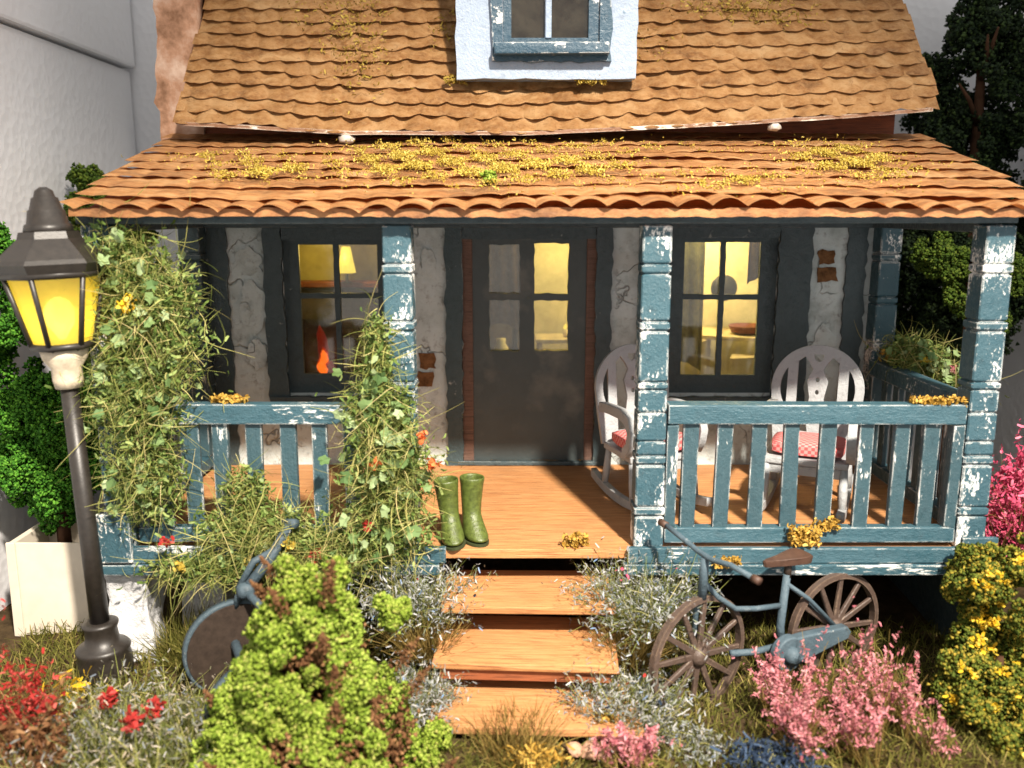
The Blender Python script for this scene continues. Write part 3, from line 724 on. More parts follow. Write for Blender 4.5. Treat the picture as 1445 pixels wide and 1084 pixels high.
# ================================================================== ROCKING CHAIRS
def chair_parts(root):
    def add(o): o.parent = root; return o
    arch = [(.29, .38), (.315, .6)] + [(.33 * math.cos(a), .80 + .33 * math.sin(a)) for a in np.linspace(0, math.pi, 25)] + [(-.315, .6), (-.29, .38)]
    ri = .272
    def side(s):
        cr = [(s * ri * math.cos(a), .80 + ri * math.sin(a)) for a in np.linspace(R(-38), R(38), 9)]
        zt = .80 + math.sqrt(ri * ri - .15 * .15)
        gap = [(s * .15, .47), (s * .15, zt - .02), (s * .10, .80 + math.sqrt(ri * ri - .01) - .005), (s * .062, 1.0), (s * .033, .945), (s * .072, .86), (s * .048, .73), (s * .07, .60), (s * .045, .47)]
        return [cr, gap]
    dots = [[(.018 * math.cos(a), z + .022 * math.sin(a)) for a in np.linspace(0, 2 * math.pi, 11)[:-1]] for z in (.87, .775)]
    u = [(-.04, 1.065), (.04, 1.065), (.032, 1.02), (0, 1.0), (-.032, 1.02)]
    add(plate('backrest', [arch] + side(1) + side(-1) + dots + [u], .028, M['chair'], None, (0, .23, .02), (R(-9), 0, 0), bevel=.004))
    add(box('seat', (-.29, .29), (-.27, .25), (.37, .415), M['chair'], None, .01))
    add(box('seat_apron', (-.27, .27), (-.258, -.225), (.30, .367), M['chair'], None, .006))
    for s in (-1, 1):
        arm = [(.27, .66), (.10, .675), (-.12, .68), (-.24, .655), (-.285, .60), (-.27, .52), (-.20, .47), (-.2, .42), (-.255, .42), (-.32, .50), (-.345, .60), (-.29, .71), (-.14, .745), (.10, .735), (.27, .72)]
        add(plate('armrest', [arm], .05, M['chair'], None, (s * .30, 0, 0), axes='YZ', bevel=.006))
        rk = [(y, .02 + .32 * (y * y) * .75) for y in np.linspace(-.52, .5, 22)]
        rk += [(y, z + .055) for y, z in reversed(rk)]
        add(plate('rocker', [rk], .045, M['chair'], None, (s * .27, 0, 0), axes='YZ', bevel=.005))
        for y0, y1 in ((-.24, -.30), (.21, .27)):
            o = tube('leg', [(s * .27, y1, .06), (s * .265, (y0 + y1) / 2, .2), (s * .26, y0, .375)], [.026, .032, .026], M['chair'], None, 8); o.parent = root
def cushion(label, loc, rz):
    bm = bmesh.new(); bmesh.ops.create_cube(bm, size=1); bmesh.ops.subdivide_edges(bm, edges=bm.edges[:], cuts=7, use_grid_fill=True)
    for v in bm.verts:
        x, y, z = v.co * 2
        k = (1 - abs(x) ** 4 * .35) * (1 - abs(y) ** 4 * .35)
        v.co = Vector((x * .25 * (1 - .08 * y * y), y * .22 * (1 - .08 * x * x), z * .055 * k + .055))
    o = bobj('seat_cushion', bm, M['gingham'], None, loc, (0, 0, rz), smooth=True)
    tag(o, label, 'cushion', 'gingham chair cushions')
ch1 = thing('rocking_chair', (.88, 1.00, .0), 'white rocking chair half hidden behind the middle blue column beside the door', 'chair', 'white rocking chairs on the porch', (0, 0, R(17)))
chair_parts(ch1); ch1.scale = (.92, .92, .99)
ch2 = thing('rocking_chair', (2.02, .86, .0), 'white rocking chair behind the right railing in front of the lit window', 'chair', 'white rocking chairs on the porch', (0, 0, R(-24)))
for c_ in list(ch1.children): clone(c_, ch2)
cushion('red gingham cushion on the rocking chair beside the door', (.89, .97, .418), R(17))
cushion('red gingham cushion on the rocking chair behind the right railing', (2.01, .84, .418), R(-24))

# ================================================================== BOOTS
def boot(loc, rz, lean, label):
    r = thing('rubber_boot', loc, label, 'boot', 'green boots on the deck', (0, lean, rz))
    bm = bmesh.new(); rings = []
    # rings up the foot and shaft: centre y, z, half x, half y (foot points to -y)
    sec = [(-.045, .012, .060, .130), (-.048, .045, .064, .135), (-.04, .085, .060, .118), (-.015, .13, .055, .085), (.008, .17, .052, .066),
           (.012, .22, .054, .060), (.014, .30, .060, .064), (.014, .38, .064, .068), (.014, .412, .070, .074), (.014, .436, .070, .074), (.014, .438, .060, .064), (.014, .36, .056, .060), (.014, .25, .04, .045)]
    for y, z, a, b_ in sec:
        ring = []
        for k in range(20):
            t = k * math.pi / 10
            px, py = a * math.cos(t), b_ * math.sin(t)
            if py < 0 and z < .1: px *= 1.08; py *= 1 + .06 * abs(math.cos(t))
            if z < .1 and py < 0: pz_ = z * (1 - .35 * (-py / b_) if z > .05 else 1)
            else: pz_ = z
            ring.append(bm.verts.new((px, y + py, pz_)))
        rings.append(ring)
    for A, B in zip(rings, rings[1:]):
        for k in range(20): bm.faces.new((A[k], A[(k + 1) % 20], B[(k + 1) % 20], B[k]))
    bm.faces.new(rings[0]); bm.faces.new(rings[-1])
    o = bobj('boot_shaft', bm, M['boot'], None, smooth=True); o.parent = r
    md = o.modifiers.new('s', 'SUBSURF'); md.levels = 1; md.render_levels = 1
    bm = bmesh.new()
    pts = [(.066 * math.cos(t) * (1.08 if math.sin(t) < 0 else 1), -.045 + .138 * math.sin(t)) for t in np.linspace(0, 2 * math.pi, 25)[:-1]]
    A = [bm.verts.new((x, y, 0)) for x, y in pts]; B = [bm.verts.new((x, y, .016)) for x, y in pts]
    for k in range(24): bm.faces.new((A[k], A[(k + 1) % 24], B[(k + 1) % 24], B[k]))
    bm.faces.new(A); bm.faces.new(B)
    o = bobj('sole', bm, M['boot_in'], None); o.parent = r; r.scale = (1.2, 1.12, .95)
boot((-.535, .17, .002), R(10), R(-5), 'green rubber boot nearest the vine on the deck edge')
boot((-.41, .215, .002), R(24), R(2), 'green rubber boot nearest the door, right one of the pair')

# ================================================================== BICYCLE
FX, RX = Vector((.965, -.52, -.46)), Vector((1.93, -.08, -.495))
dv = (RX - FX); dv.z = 0; LB = dv.length; dv.normalize(); side = Vector((dv.y, -dv.x, 0))   # side points towards the viewer
byaw = math.atan2(dv.y, dv.x)
bike = thing('bicycle', ((FX.x + RX.x) / 2, (FX.y + RX.y) / 2, GZ), 'old blue step-through bicycle with brown spoked wheels by the porch', 'bicycle')
def bp(s, z, o=0.): v = FX + dv * s + side * o; return (v.x, v.y, z)
fm = bpy.data.objects.new('frame', None); fm.location = bp(.5, -.4); link(fm, bike)
B_ = M['bike_blue']
tube('fork_blade', [bp(.0, FX.z, -.045), bp(.005, -.2, -.045), bp(.01, -.06, -.01)], .018, B_, fm)
tube('head_tube', [bp(.01, -.1), bp(.015, .07), bp(.02, .15)], [.027, .028, .024], B_, fm)
tube('top_tube', [bp(.02, -.0), bp(.12, -.11), bp(.26, -.215), bp(.42, -.245), bp(.60, -.26)], .017, B_, fm)
tube('down_tube', [bp(.62, -.53), bp(.42, -.53), bp(.24, -.50)], .021, B_, fm)
tube('seat_tube', [bp(.63, -.53), bp(.615, -.4), bp(.645, -.06)], [.028, .026, .024], B_, fm)
tube('seat_post', [bp(.645, -.08), bp(.65, .02)], .024, M['disc'], fm)
for o in (-.035, .035): tube('seat_stay', [bp(.64, -.12, o * .4), bp(.80, -.24, o), bp(LB, RX.z, o)], .014, B_, fm)
# chain case: a closed drum tapering to the rear hub
cc = [(.62 + .10 * math.cos(t), -.545 + .10 * math.sin(t)) for t in np.linspace(R(60), R(290), 20)] + [(.74, -.60), (LB + .02, RX.z - .03), (LB + .035, RX.z), (LB + .01, RX.z + .03), (.74, -.455)]
plate('chain_case', [[(u, v) for u, v in cc]], .045, B_, bike, (FX.x + side.x * .07, FX.y + side.y * .07, 0), (0, 0, byaw), bevel=.012)
lathe('crank_hub', [(-.06, .05), (.03, .055), (.06, .03)], B_, bike, bp(.62, -.545, .10), rot=(R(90), 0, byaw))
tube('crank_arm', [bp(.62, -.545, .135), bp(.70, -.58, .14)], .017, B_, bike); box('pedal', (-.045, .045), (-.03, .03), (-.012, .012), M['disc'], bike).location = bp(.73, -.59, .18)
# handlebar
hb = [bp(-.02, .24, -.34), bp(-.01, .215, -.22), bp(.02, .165, -.06), bp(.02, .16, .06), bp(.03, .185, .22), bp(.06, .165, .37)]
h_ = tube('handlebar', hb, .017, B_, bike)
tube('grip', [bp(-.02, .24, -.34), bp(-.025, .245, -.40)], .023, M['saddle'], h_); tube('grip', [bp(.06, .165, .37), bp(.068, .16, .42)], .023, M['saddle'], h_)
# saddle
sd = [(-.17, .012), (-.13, .03), (-.05, .042), (.03, .062), (.09, .085), (.125, .07), (.135, .03)]
bm = bmesh.new(); top = [bm.verts.new((x, w, .03 + (.01 if x > .05 else 0))) for x, w in sd] + [bm.verts.new((x, -w, .03 + (.01 if x > .05 else 0))) for x, w in reversed(sd)]
bot = [bm.verts.new((v.co.x * .96, v.co.y * .92, -.015)) for v in top]; m = len(top)
for k in range(m): bm.faces.new((top[k], top[(k + 1) % m], bot[(k + 1) % m], bot[k]))
bm.faces.new(top); bm.faces.new(bot); bmesh.ops.bevel(bm, geom=bm.edges[:], offset=.006, segments=2, affect='EDGES')
bobj('saddle', bm, M['saddle'], bike, bp(.64, .028), (0, 0, byaw), smooth=False).scale = (1.1, 1.05, .9)
def wheel(centre, r, yaw, mt):
    w = bpy.data.objects.new('wheel', None); w.location = centre; w.rotation_euler = (0, 0, yaw); link(w, bike)
    bm = bmesh.new(); N = 48; prof = [(r, -.02), (r, .02), (r - .034, .024), (r - .034, -.024)]
    rg = [[bm.verts.new((math.cos(2 * math.pi * k / N) * q, d, math.sin(2 * math.pi * k / N) * q)) for q, d in prof] for k in range(N)]
    for k in range(N):
        for j in range(4): bm.faces.new((rg[k][j], rg[k][(j + 1) % 4], rg[(k + 1) % N][(j + 1) % 4], rg[(k + 1) % N][j]))
    o = bobj('rim', bm, mt, None); o.parent = w
    o = lathe('hub', [(-.05, .028), (-.045, .055), (.03, .06), (.05, .028)], mt, None, rot=(R(90), 0, 0), seg=14); o.parent = w
    bm = bmesh.new(); bmesh.ops.create_cube(bm, size=1)
    for v in bm.verts: v.co = Vector(((v.co.x * (1.25 if v.co.z < 0 else .85)) * .034, v.co.y * .024, (v.co.z + .5) * (r - .06) + .04))
    bmesh.ops.bevel(bm, geom=bm.edges[:], offset=.005, segments=1, affect='EDGES')
    s0 = bobj('spoke', bm, mt, None); s0.parent = w
    for k in range(1, 12):
        s = clone(s0, w); s.rotation_euler = (0, k * math.pi / 6 + .1, 0)
    s0.rotation_euler = (0, .1, 0)
wheel(FX, .375, byaw + R(9), M['wheel']); wheel(RX, .365, byaw, M['wheel'])

# ================================================================== PUSH MOWER
mw = thing('push_mower', (-1.82, -.5, GZ), 'blue push mower with dark disc wheels half hidden behind the lime bush', 'lawn mower')
ax = Vector((.50, -.86, 0)).normalized(); my = math.atan2(ax.y, ax.x)
for k, c0 in enumerate((Vector((-1.845, -.34, -.50)), Vector((-1.57, -.80, -.64)))):
    w = bpy.data.objects.new('wheel', None); w.location = c0; link(w, mw)
    rr = .305
    o = lathe('tyre', [(-.03, rr - .02), (-.03, rr), (.02, rr), (.024, rr - .012), (.02, rr - .02)], M['mower_blue'], w, c0, 40, rot=(R(90), 0, my + R(90)))
    lathe('disc', [(-.034, .05), (-.034, rr - .03), (.0, rr - .014), (.028, rr - .022), (.030, .04)], M['disc'], w, c0, 40, rot=(R(90), 0, my + R(90)), smooth=False)
A_, C_ = Vector((-1.845, -.34, -.46)), Vector((-1.57, -.80, -.64)); mid = (A_ + C_) / 2
tube('axle', [A_, C_], .03, M['mower_blue'], mw)
J = Vector((-1.75, -.36, -.12)); top_ = Vector((-1.52, -.16, .22))
tube('fork_arm', [A_ + Vector((.02, 0, .22)), Vector((-1.80, -.34, -.17)), J], [.02, .026, .03], M['mower_blue'], mw); tube('fork_arm', [C_ + Vector((0, 0, .05)), Vector((-1.62, -.45, -.2)), J], [.02, .026, .03], M['mower_blue'], mw)
tube('handle', [J, (J + top_) / 2 + Vector((.02, 0, 0)), top_], [.034, .033, .030], M['mower_blue'], mw)
tube('handle_strut', [J + Vector((-.05, .02, .0)), J + Vector((.04, .06, .16)), (J + top_) / 2 + Vector((.04, .02, .04))], .022, M['mower_blue'], mw)
lathe('joint_knuckle', [(-.05, .03), (-.03, .05), (.03, .05), (.05, .03)], M['mower_blue'], mw, J, 12, rot=(R(90), 0, my))
tube('handle_grip', [top_ + Vector((-.05, .05, .0)), top_ + Vector((.05, -.03, .02))], .030, M['mower_blue'], mw)

# ================================================================== INTERIOR
fp = thing('fireplace', (-2.0, 3.1, 0), 'dark fireplace with glowing red flames seen through the left window', 'fireplace')
plate('surround', [rect(-2.45, -1.45, 0, 1.42), rect(-2.16, -1.74, .0, 1.12)], .18, M['dark_room'], fp, (0, 3.1, 0))
plate('fireback', [rect(-2.2, -1.7, .0, 1.2)], .02, M['dark_room'], fp, (0, 3.24, 0))
box('mantel', (-2.5, -1.4), (2.96, 3.2), (1.425, 1.48), M['wood_dark'], fp)
def flame(x, y, z, h, w, mt, par, seed):
    bm = bmesh.new(); bmesh.ops.create_icosphere(bm, subdivisions=3, radius=1)
    for v in bm.verts:
        t = (v.co.z + 1) / 2
        k = (1 - t) ** .28 * (1 + .7 * mn.noise(v.co * 3 + Vector((seed, 0, 0))))
        v.co = Vector((v.co.x * w * (k + .12) + .25 * w * math.sin(t * 5 + seed), v.co.y * w * .6 * (k + .1), t * h))
    return bobj('flame', bm, mt, par, (x, y, z), smooth=True)
fl = thing('fire', (-1.93, 2.84, .62), 'glowing orange and red fire behind the left window', 'fire')
flame(-1.93, 2.86, .62, .13, .045, M['flame2'], fl, 1); flame(-1.915, 2.87, .70, .15, .035, M['flame2'], fl, 5); flame(-1.93, 2.90, .62, .26, .050, M['flame'], fl, 4)
flame(-1.94, 2.92, .70, .38, .050, M['ember'], fl, 6); flame(-1.86, 2.92, .62, .12, .045, M['ember'], fl, 8)
tag(box('log_grate', (-2.1, -1.72), (2.78, 2.99), (.50, .615), M['iron'], None, .02), 'dark iron grate under the fire behind the left window', 'grate')
sl = thing('shaded_lamp', (-1.66, 2.9, 1.3), 'lit yellow cone-shaded lamp behind the left window', 'lamp')
lathe('lamp_shade', [(0, .085), (.24, .04)], M['shade'], sl, (-1.675, 2.9, 1.57), 20); lathe('lamp_stem', [(-.09, .06), (-.08, .015), (.0, .015)], M['iron'], sl, (-1.675, 2.9, 1.57), 12)
lamp('shaded_lamp_light', 'POINT', (-1.70, 2.76, 1.75), 13, (1, .76, .22), .06)
lamp('fire_light', 'POINT', (-1.93, 3.05, .74), .55, (1, .13, .03), .05)
lamp('kitchen_ceiling_light', 'POINT', (1.6, 2.75, 2.05), 62, (1, .84, .50), .08)
lamp('hall_light', 'POINT', (.30, 2.7, 1.95), 16, (1, .84, .30), .06)
kt = thing('kitchen_table', (1.95, 2.75, 0), 'cream kitchen table with cross braces behind the right window', 'table')
box('table_top', (1.45, 2.6), (2.5, 3.1), (.98, 1.02), M['cream'], kt, rot=(0, 0, R(-20)))
for x, y in ((1.6, 2.62), (2.4, 2.4), (1.75, 3.1), (2.5, 2.9)): box('leg', (x - .03, x + .03), (y - .03, y + .03), (0, .978), M['cream'], kt)
tag(box('wooden_crate', (1.83, 2.06), (2.35, 2.55), (.62, .86), M['cream'], None, .015, .012, (0, 0, R(-18))), 'small pale crate under the kitchen table behind the right window', 'crate')
lathe('tray', [(0, .10), (.01, .14), (.07, .17), (.075, .16), (.02, .12)], M['wood_dark'], None, (2.02, 2.72, 1.03), 20)
tag(bpy.data.objects['tray'], 'shallow brown tray on the kitchen table behind the right window', 'tray')
lathe('hanging_pan', [(-.015, .11), (.0, .125), (.02, .12)], M['iron'], None, (1.86, 3.0, 1.42), 24, rot=(R(90), 0, 0))
tag(bpy.data.objects['hanging_pan'], 'round black pan hanging behind the right window', 'pan')
def curtain(name, x0, x1, y, z0, z1, mt, label):
    n = 40; bm = bmesh.new(); pv = None
    for i in range(n + 1):
        t = i / n; x = x0 + (x1 - x0) * t; yy = y + .025 * math.sin(t * 22)
        a, b_ = bm.verts.new((x, yy, z1)), bm.verts.new((x + .04 * math.sin(t * 3), yy * 1.0 + .01, z0 + .05 * math.sin(t * 4)))
        if pv: bm.faces.new((pv[0], a, b_, pv[1]))
        pv = (a, b_)
    o = bobj(name, bm, mt, None, smooth=True); s = o.modifiers.new('s', 'SOLIDIFY'); s.thickness = .006
    return tag(o, label, 'curtain')
M['sheer'] = plain('olive_curtain', (.40, .36, .14), .9, .1); M['brown_cloth'] = plain('brown_curtain', (.13, .09, .075), .9, .1)
curtain('curtain', 1.12, 1.50, 2.22, .8, 1.95, M['sheer'], 'olive yellow curtain at the left of the right window')
curtain('curtain', 1.86, 2.02, 2.18, 1.52, 1.97, M['brown_cloth'], 'short dark curtain at the right of the right window')
curtain('curtain', -.42, -.06, 2.3, 1.12, 1.95, M['brown_cloth'], 'brown curtain behind the left panes of the door')
st = thing('side_table', (.30, 2.9, 0), 'small pale cloth covered table behind the right panes of the door', 'table')
box('table_top', (.08, .62), (2.7, 3.15), (.93, .97), M['cream'], st); 
for x, y in ((.12, 2.74), (.58, 2.74), (.12, 3.1), (.58, 3.1)): box('leg', (x - .02, x + .02), (y - .02, y + .02), (0, .928), M['cream'], st)
cd = thing('candle', (.36, 2.86, .97), 'tiny lit candle on the table behind the door', 'candle')
lathe('wax', [(0, .022), (.07, .02)], M['cream'], cd, (.36, 2.86, .971), 12); flame(.36, 2.86, 1.042, .06, .016, M['shade'], cd, 3)
hs = thing('hall_stool', (-.24, 2.7, 0), 'dark bentwood chair behind the lower left pane of the door', 'chair')
tube('backrest', [(-.36, 2.7, .8), (-.37, 2.7, 1.08), (-.30, 2.7, 1.17), (-.18, 2.7, 1.17), (-.11, 2.7, 1.08), (-.12, 2.7, .8)], .026, M['iron'], hs)
box('seat', (-.4, -.08), (2.5, 2.78), (.74, .79), M['iron'], hs)
for x, y in ((-.36, 2.54), (-.12, 2.54), (-.36, 2.74), (-.12, 2.74)): box('leg', (x - .02, x + .02), (y - .02, y + .02), (0, .738), M['iron'], hs)
tag(lathe('yellow_glow_lump', [(0, .05), (.05, .07), (.12, .065), (.16, .04), (.2, .045)], M['yellow_wall'], None, (-.24, 2.62, .792), 18), 'small yellow jug standing for the yellow glow in the lower left door pane', 'lump')  # added yellow form that stands in for a glow behind this pane

# ================================================================== PLANTER AND GREEN BUSH (left)
pl = thing('planter_box', (-3.33, .62, GZ), 'cream planter box behind the lamp post', 'planter')
for nm, X_, Y_ in (('side_panel', (-3.62, -3.04), (.40, .44)), ('side_panel', (-3.62, -3.04), (.86, .90)), ('side_panel', (-3.62, -3.58), (.442, .858)), ('side_panel', (-3.08, -3.04), (.442, .858))):
    box(nm, X_, Y_, (GZ, -.12), M['planter'], pl, .006, .008)
box('corner_strip', (-3.625, -3.56), (.385, .398), (GZ, -.11), M['planter'], pl, .004, .004)
def bush(name, loc, label, cat, C, rad, n, size, mat, trunk=True, group=None, kind=None, part='crown'):
    t = thing(name, loc, label, cat, group)
    foam(part, C, rad, n, size, mat, t, loc)
    if trunk:
        cz = np.mean(C, 0)
        tube('trunk', [loc, (np.array(loc) * .5 + cz * .5 + np.array((.03, 0, 0))), cz], [.05, .04, .02], M['twig'], t, loc=loc)
    return t
def heap(specs, n, r0, r1):
    w = np.array([s[3] * s[4] * s[5] for s in specs]) ** .67; idx = rng.choice(len(specs), n, p=w / w.sum())
    A = np.array(specs)[idx]
    return A[:, :3] + ball(n) * A[:, 3:6] * rng.uniform(.45, 1, n)[:, None], rng.uniform(r0, r1, n)
C, r = heap([(-3.45, .75, .45, .42, .30, .55), (-3.62, .75, 1.35, .48, .30, .72), (-3.25, .8, .7, .28, .25, .5)], 95, .09, .17)
bush('boxwood_bush', (-3.35, .65, -.3), 'bright green clipped bush growing from the cream planter behind the lamp', 'bush', C, r, 80000, .016, M['green'])
C, r = heap([(-3.60, 2.3, 1.82, .30, .28, .72)], 34, .09, .16)
bush('garden_tree', (-3.62, 2.3, GZ), 'dark green tree peeking above the left end of the porch roof', 'tree', C, r, 22000, .018, M['midgreen'])

# dark tree at the right
C, r = heap([(3.95, 2.7, 3.0, .50, .45, .95), (3.95, 2.5, 1.55, .62, .45, .75), (4.3, 2.2, 2.2, .32, .4, .7), (4.05, 2.9, 4.1, .35, .35, .55), (3.75, 2.9, 2.4, .35, .3, .8), (3.65, 2.9, 1.4, .42, .3, .65), (3.62, 2.95, 3.0, .20, .25, .50)], 265, .08, .20)
tr = thing('dark_tree', (3.95, 2.7, GZ), 'very dark green tree standing right of the cottage', 'tree')
foam('crown', C, r, 90000, .020, M['darkgreen'], tr, (3.95, 2.7, GZ), .6)
tube('trunk', [(3.95, 2.7, GZ), (3.9, 2.7, .8), (3.98, 2.7, 2.2), (3.95, 2.75, 3.6)], [.09, .08, .06, .03], M['twig'], tr, loc=(3.95, 2.7, GZ))
for k in range(12):
    a, z = random.uniform(0, 6.28), random.uniform(.8, 3.4)
    tube('limb', [(3.95, 2.7, z), (3.95 + .28 * math.cos(a), 2.7 + .2 * math.sin(a), z + .18), (3.95 + .55 * math.cos(a), 2.7 + .35 * math.sin(a), z + .30)], [.03, .02, .008], M['twig'], tr, 6)
C, r = heap([(3.55, 1.6, 1.55, .26, .3, .36), (3.35, 1.9, 1.75, .2, .2, .25)], 26, .07, .13)
bush('shrub', (3.5, 1.6, GZ), 'green shrub beyond the right side railing in front of the dark tree', 'shrub', C, r, 16000, .016, M['midgreen'])

# ================================================================== CLIMBING VINES
LEAFMESH = []
for k in range(3):
    me = bpy.data.meshes.new('leaf'); v = np.array(LEAF[0]) * (1 + rng.normal(size=(13, 1)) * .10); v[:, 2] += rng.normal(size=13) * .05
    me.from_pydata([tuple(a) for a in v], [], [tuple(int(i) for i in f) for f in LEAF[1]]); me.materials.append(M['leaf_single']); LEAFMESH.append(me)
def vine(name, loc, label, specs, nf, nl, Lf=(.10, .28), leaf=(.026, .046), flowers=(), droop=.35, out=(0, -1, .15)):
    t = thing(name, loc, label, 'vine')
    P, u = ell(nf, specs); d = u + np.array(out) * .5
    fibre_obj('stems', P, d, rng.uniform(*Lf, nf), M['fibre'], t, loc, curl=2.3, w=.0034, droop=droop, nseg=8)
    nt = nf // 18; P, u = ell(nt, specs)
    fibre_obj('trailing_stems', P, u + np.array(out) * .9, rng.uniform(.25, .5, nt), M['straw'], t, loc, curl=2.0, w=.0032, droop=1.2, nseg=10)
    P, u = ell(nl, specs); P = P + np.array(out) * .05
    ni = nl // 2; front = np.argsort(P[:, 1])[:ni]; rest = np.setdiff1d(np.arange(nl), front)
    V, F = scatter(*LEAF, P[rest], rng.uniform(*leaf, len(rest))); npobj('leaves', V, F, M['leaf'], t, loc=loc)
    for j in front:
        o = bpy.data.objects.new('leaf', LEAFMESH[random.randrange(3)]); o.location = P[j]
        o.rotation_euler = (R(70) + random.gauss(0, .55), random.gauss(0, .5), random.uniform(0, 6.28) if random.random() < .3 else random.gauss(0, .6))
        o.rotation_euler.rotate_axis('Z', random.uniform(0, 6.28)); s_ = random.uniform(leaf[0] * 1.2, leaf[1] * 1.25); o.scale = (s_, s_, s_); link(o, t)
    nm = int(nf * 2.3); P, u = ell(nm, specs); flakes('small_leaves', P, .018, M['vine_green'], t, loc, tpl=CURL)
    for x, y, z, mt in flowers:
        Q = np.array((x, y, z)) + rng.normal(size=(26, 3)) * .018; flakes('flower', Q, .016, M[mt], t, loc)
    return t
vine('climbing_vine', (-2.55, -.05, GZ), 'leafy green climbing plant smothering the left porch column',
     [(-2.50, .0, 1.78, .30, .18, .26, 1.2), (-2.38, .0, 1.35, .36, .22, .38, 1.8), (-2.46, -.03, .95, .30, .2, .32, 1.3), (-2.44, -.04, .50, .26, .16, .32, 1.0), (-2.25, .0, 1.6, .22, .15, .25, .6)], 3300, 230,
     flowers=((-2.38, -.2, 1.62, 'yellow'), (-2.40, -.22, 1.58, 'yellow'), (-2.28, -.18, .12, 'red')))
vine('climbing_vine', (-.95, -.1, -.2), 'pointed climbing plant with orange flowers left of the steps',
     [(-.96, -.06, 1.25, .09, .08, .28, .5), (-.95, -.07, .88, .22, .13, .26, 1.1), (-.90, -.08, .55, .28, .15, .26, 1.3), (-.93, -.09, .18, .30, .15, .24, 1.1)], 2000, 150,
     flowers=((-.68, -.2, .80, 'orange'), (-.98, -.22, .63, 'orange'), (-1.03, -.22, .24, 'red'), (-.62, -.18, .62, 'orange')))
vine('trailing_vine', (-1.75, -.12, -.15), 'straggly yellow green creeper trailing along the bottom of the left railing',
     [(-1.72, -.1, .18, .42, .10, .16, 1.), (-1.45, -.11, .06, .45, .10, .12, 1.), (-2.05, -.11, -.08, .42, .09, .10, .7), (-1.8, -.08, .42, .16, .07, .16, .35), (-1.25, -.13, .0, .3, .1, .12, .7)], 2000, 60, leaf=(.016, .03), droop=.5,
     flowers=((-1.5, -.22, .12, 'gold'), (-2.2, -.2, -.04, 'gold'), (-1.35, -.22, .05, 'red'), (-1.75, -.2, -.02, 'gold')))
vine('trailing_vine', (3.05, 1.5, .4), 'grassy flowering plant spilling over the right side railing',
     [(3.0, 1.45, 1.02, .22, .3, .14, 1.), (3.18, 1.2, .88, .22, .25, .12, .8)], 900, 110, flowers=((3.12, 1.1, .98, 'pink'), (2.98, 1.2, 1.04, 'yellow'), (3.2, 1.15, .9, 'yellow')))

# ================================================================== TUFTS BESIDE THE STEPS
def silver_tuft(loc, rad, h, n, label, mat='silver', cols=()):
    t = thing('flower_tuft', loc, label, 'flowers', 'silver grey flower tufts')
    L = np.array(loc); a = rng.uniform(0, 2 * math.pi, n); q = rad * np.sqrt(rng.random(n)) * .55
    base = L + np.stack([q * np.cos(a), q * np.sin(a), np.zeros(n)], 1)
    d = np.stack([np.cos(a) * q / rad * 1.6, np.sin(a) * q / rad * 1.6, np.ones(n)], 1) + rng.normal(size=(n, 3)) * .25
    _, P = fibre_obj('stems', base, d, h * rng.uniform(.55, 1.1, n), M['fibre'], t, loc, curl=.7, w=.0035, nseg=4)
    tips = np.concatenate([P[:, k] + rng.normal(size=(n, 3)) * .014 for k in (4, 4, 3, 3, 3, 2, 2)])
    V, F = scatter(*NEEDLE, tips, .0108 * rng.uniform(.5, 1.3, len(tips))); npobj('blossoms', V, F, M[mat], t, loc=loc)
    for c in cols:
        Q = tips[rng.choice(n, 7)] + np.array((0, -.02, .01)); flakes('petals', Q, .015, M[c], t, loc)
def grass_tuft(loc, rad, h, n, label, mat='brown_grass'):
    t = thing('grass_tuft', loc, label, 'grass', 'grass tufts beside the steps')
    L = np.array(loc); a = rng.uniform(0, 2 * math.pi, n); q = rad * np.sqrt(rng.random(n)) * .5
    base = L + np.stack([q * np.cos(a), q * np.sin(a), np.zeros(n)], 1)
    d = np.stack([np.cos(a) * q / rad * 1.5, np.sin(a) * q / rad * 1.5, np.ones(n)], 1) + rng.normal(size=(n, 3)) * .2
    fibre_obj('blades', base, d, h * rng.uniform(.6, 1.1, n), M[mat], t, loc, curl=.45, w=.004, nseg=4)
silver_tuft((-.74, -.14, -.42), .30, .42, 460, 'silver grey flower tuft left of the top step under the vine', cols=('red', 'navy'))
grass_tuft((-.68, -.30, -.60), .2, .34, 520, 'brown grass tuft left of the middle step')
silver_tuft((-.72, -.66, -.80), .24, .36, 430, 'silver grey flower tuft left of the bottom step')
silver_tuft((.68, -.16, -.42), .36, .46, 640, 'largest silver grey flower tuft right of the top step', cols=('magenta',))
grass_tuft((.58, -.34, -.62), .22, .34, 520, 'brown grass tuft right of the middle step')
silver_tuft((.52, -.66, -.80), .34, .36, 520, 'silver grey flower tuft right of the bottom step by the front wheel', cols=('red', 'navy'))
silver_tuft((.88, -.98, -.82), .16, .16, 110, 'low silver flower tuft in front of the bicycle front wheel')
grass_tuft((-2.30, .05, -.80), .26, .36, 420, 'olive grass tuft beside the white plaster pier', 'grass')
grass_tuft((-2.05, -.05, -.80), .24, .34, 360, 'olive grass tuft behind the mower wheel', 'grass')
grass_tuft((-.12, -.98, -.80), .34, .24, 420, 'brown grass tuft growing in front of the bottom step')

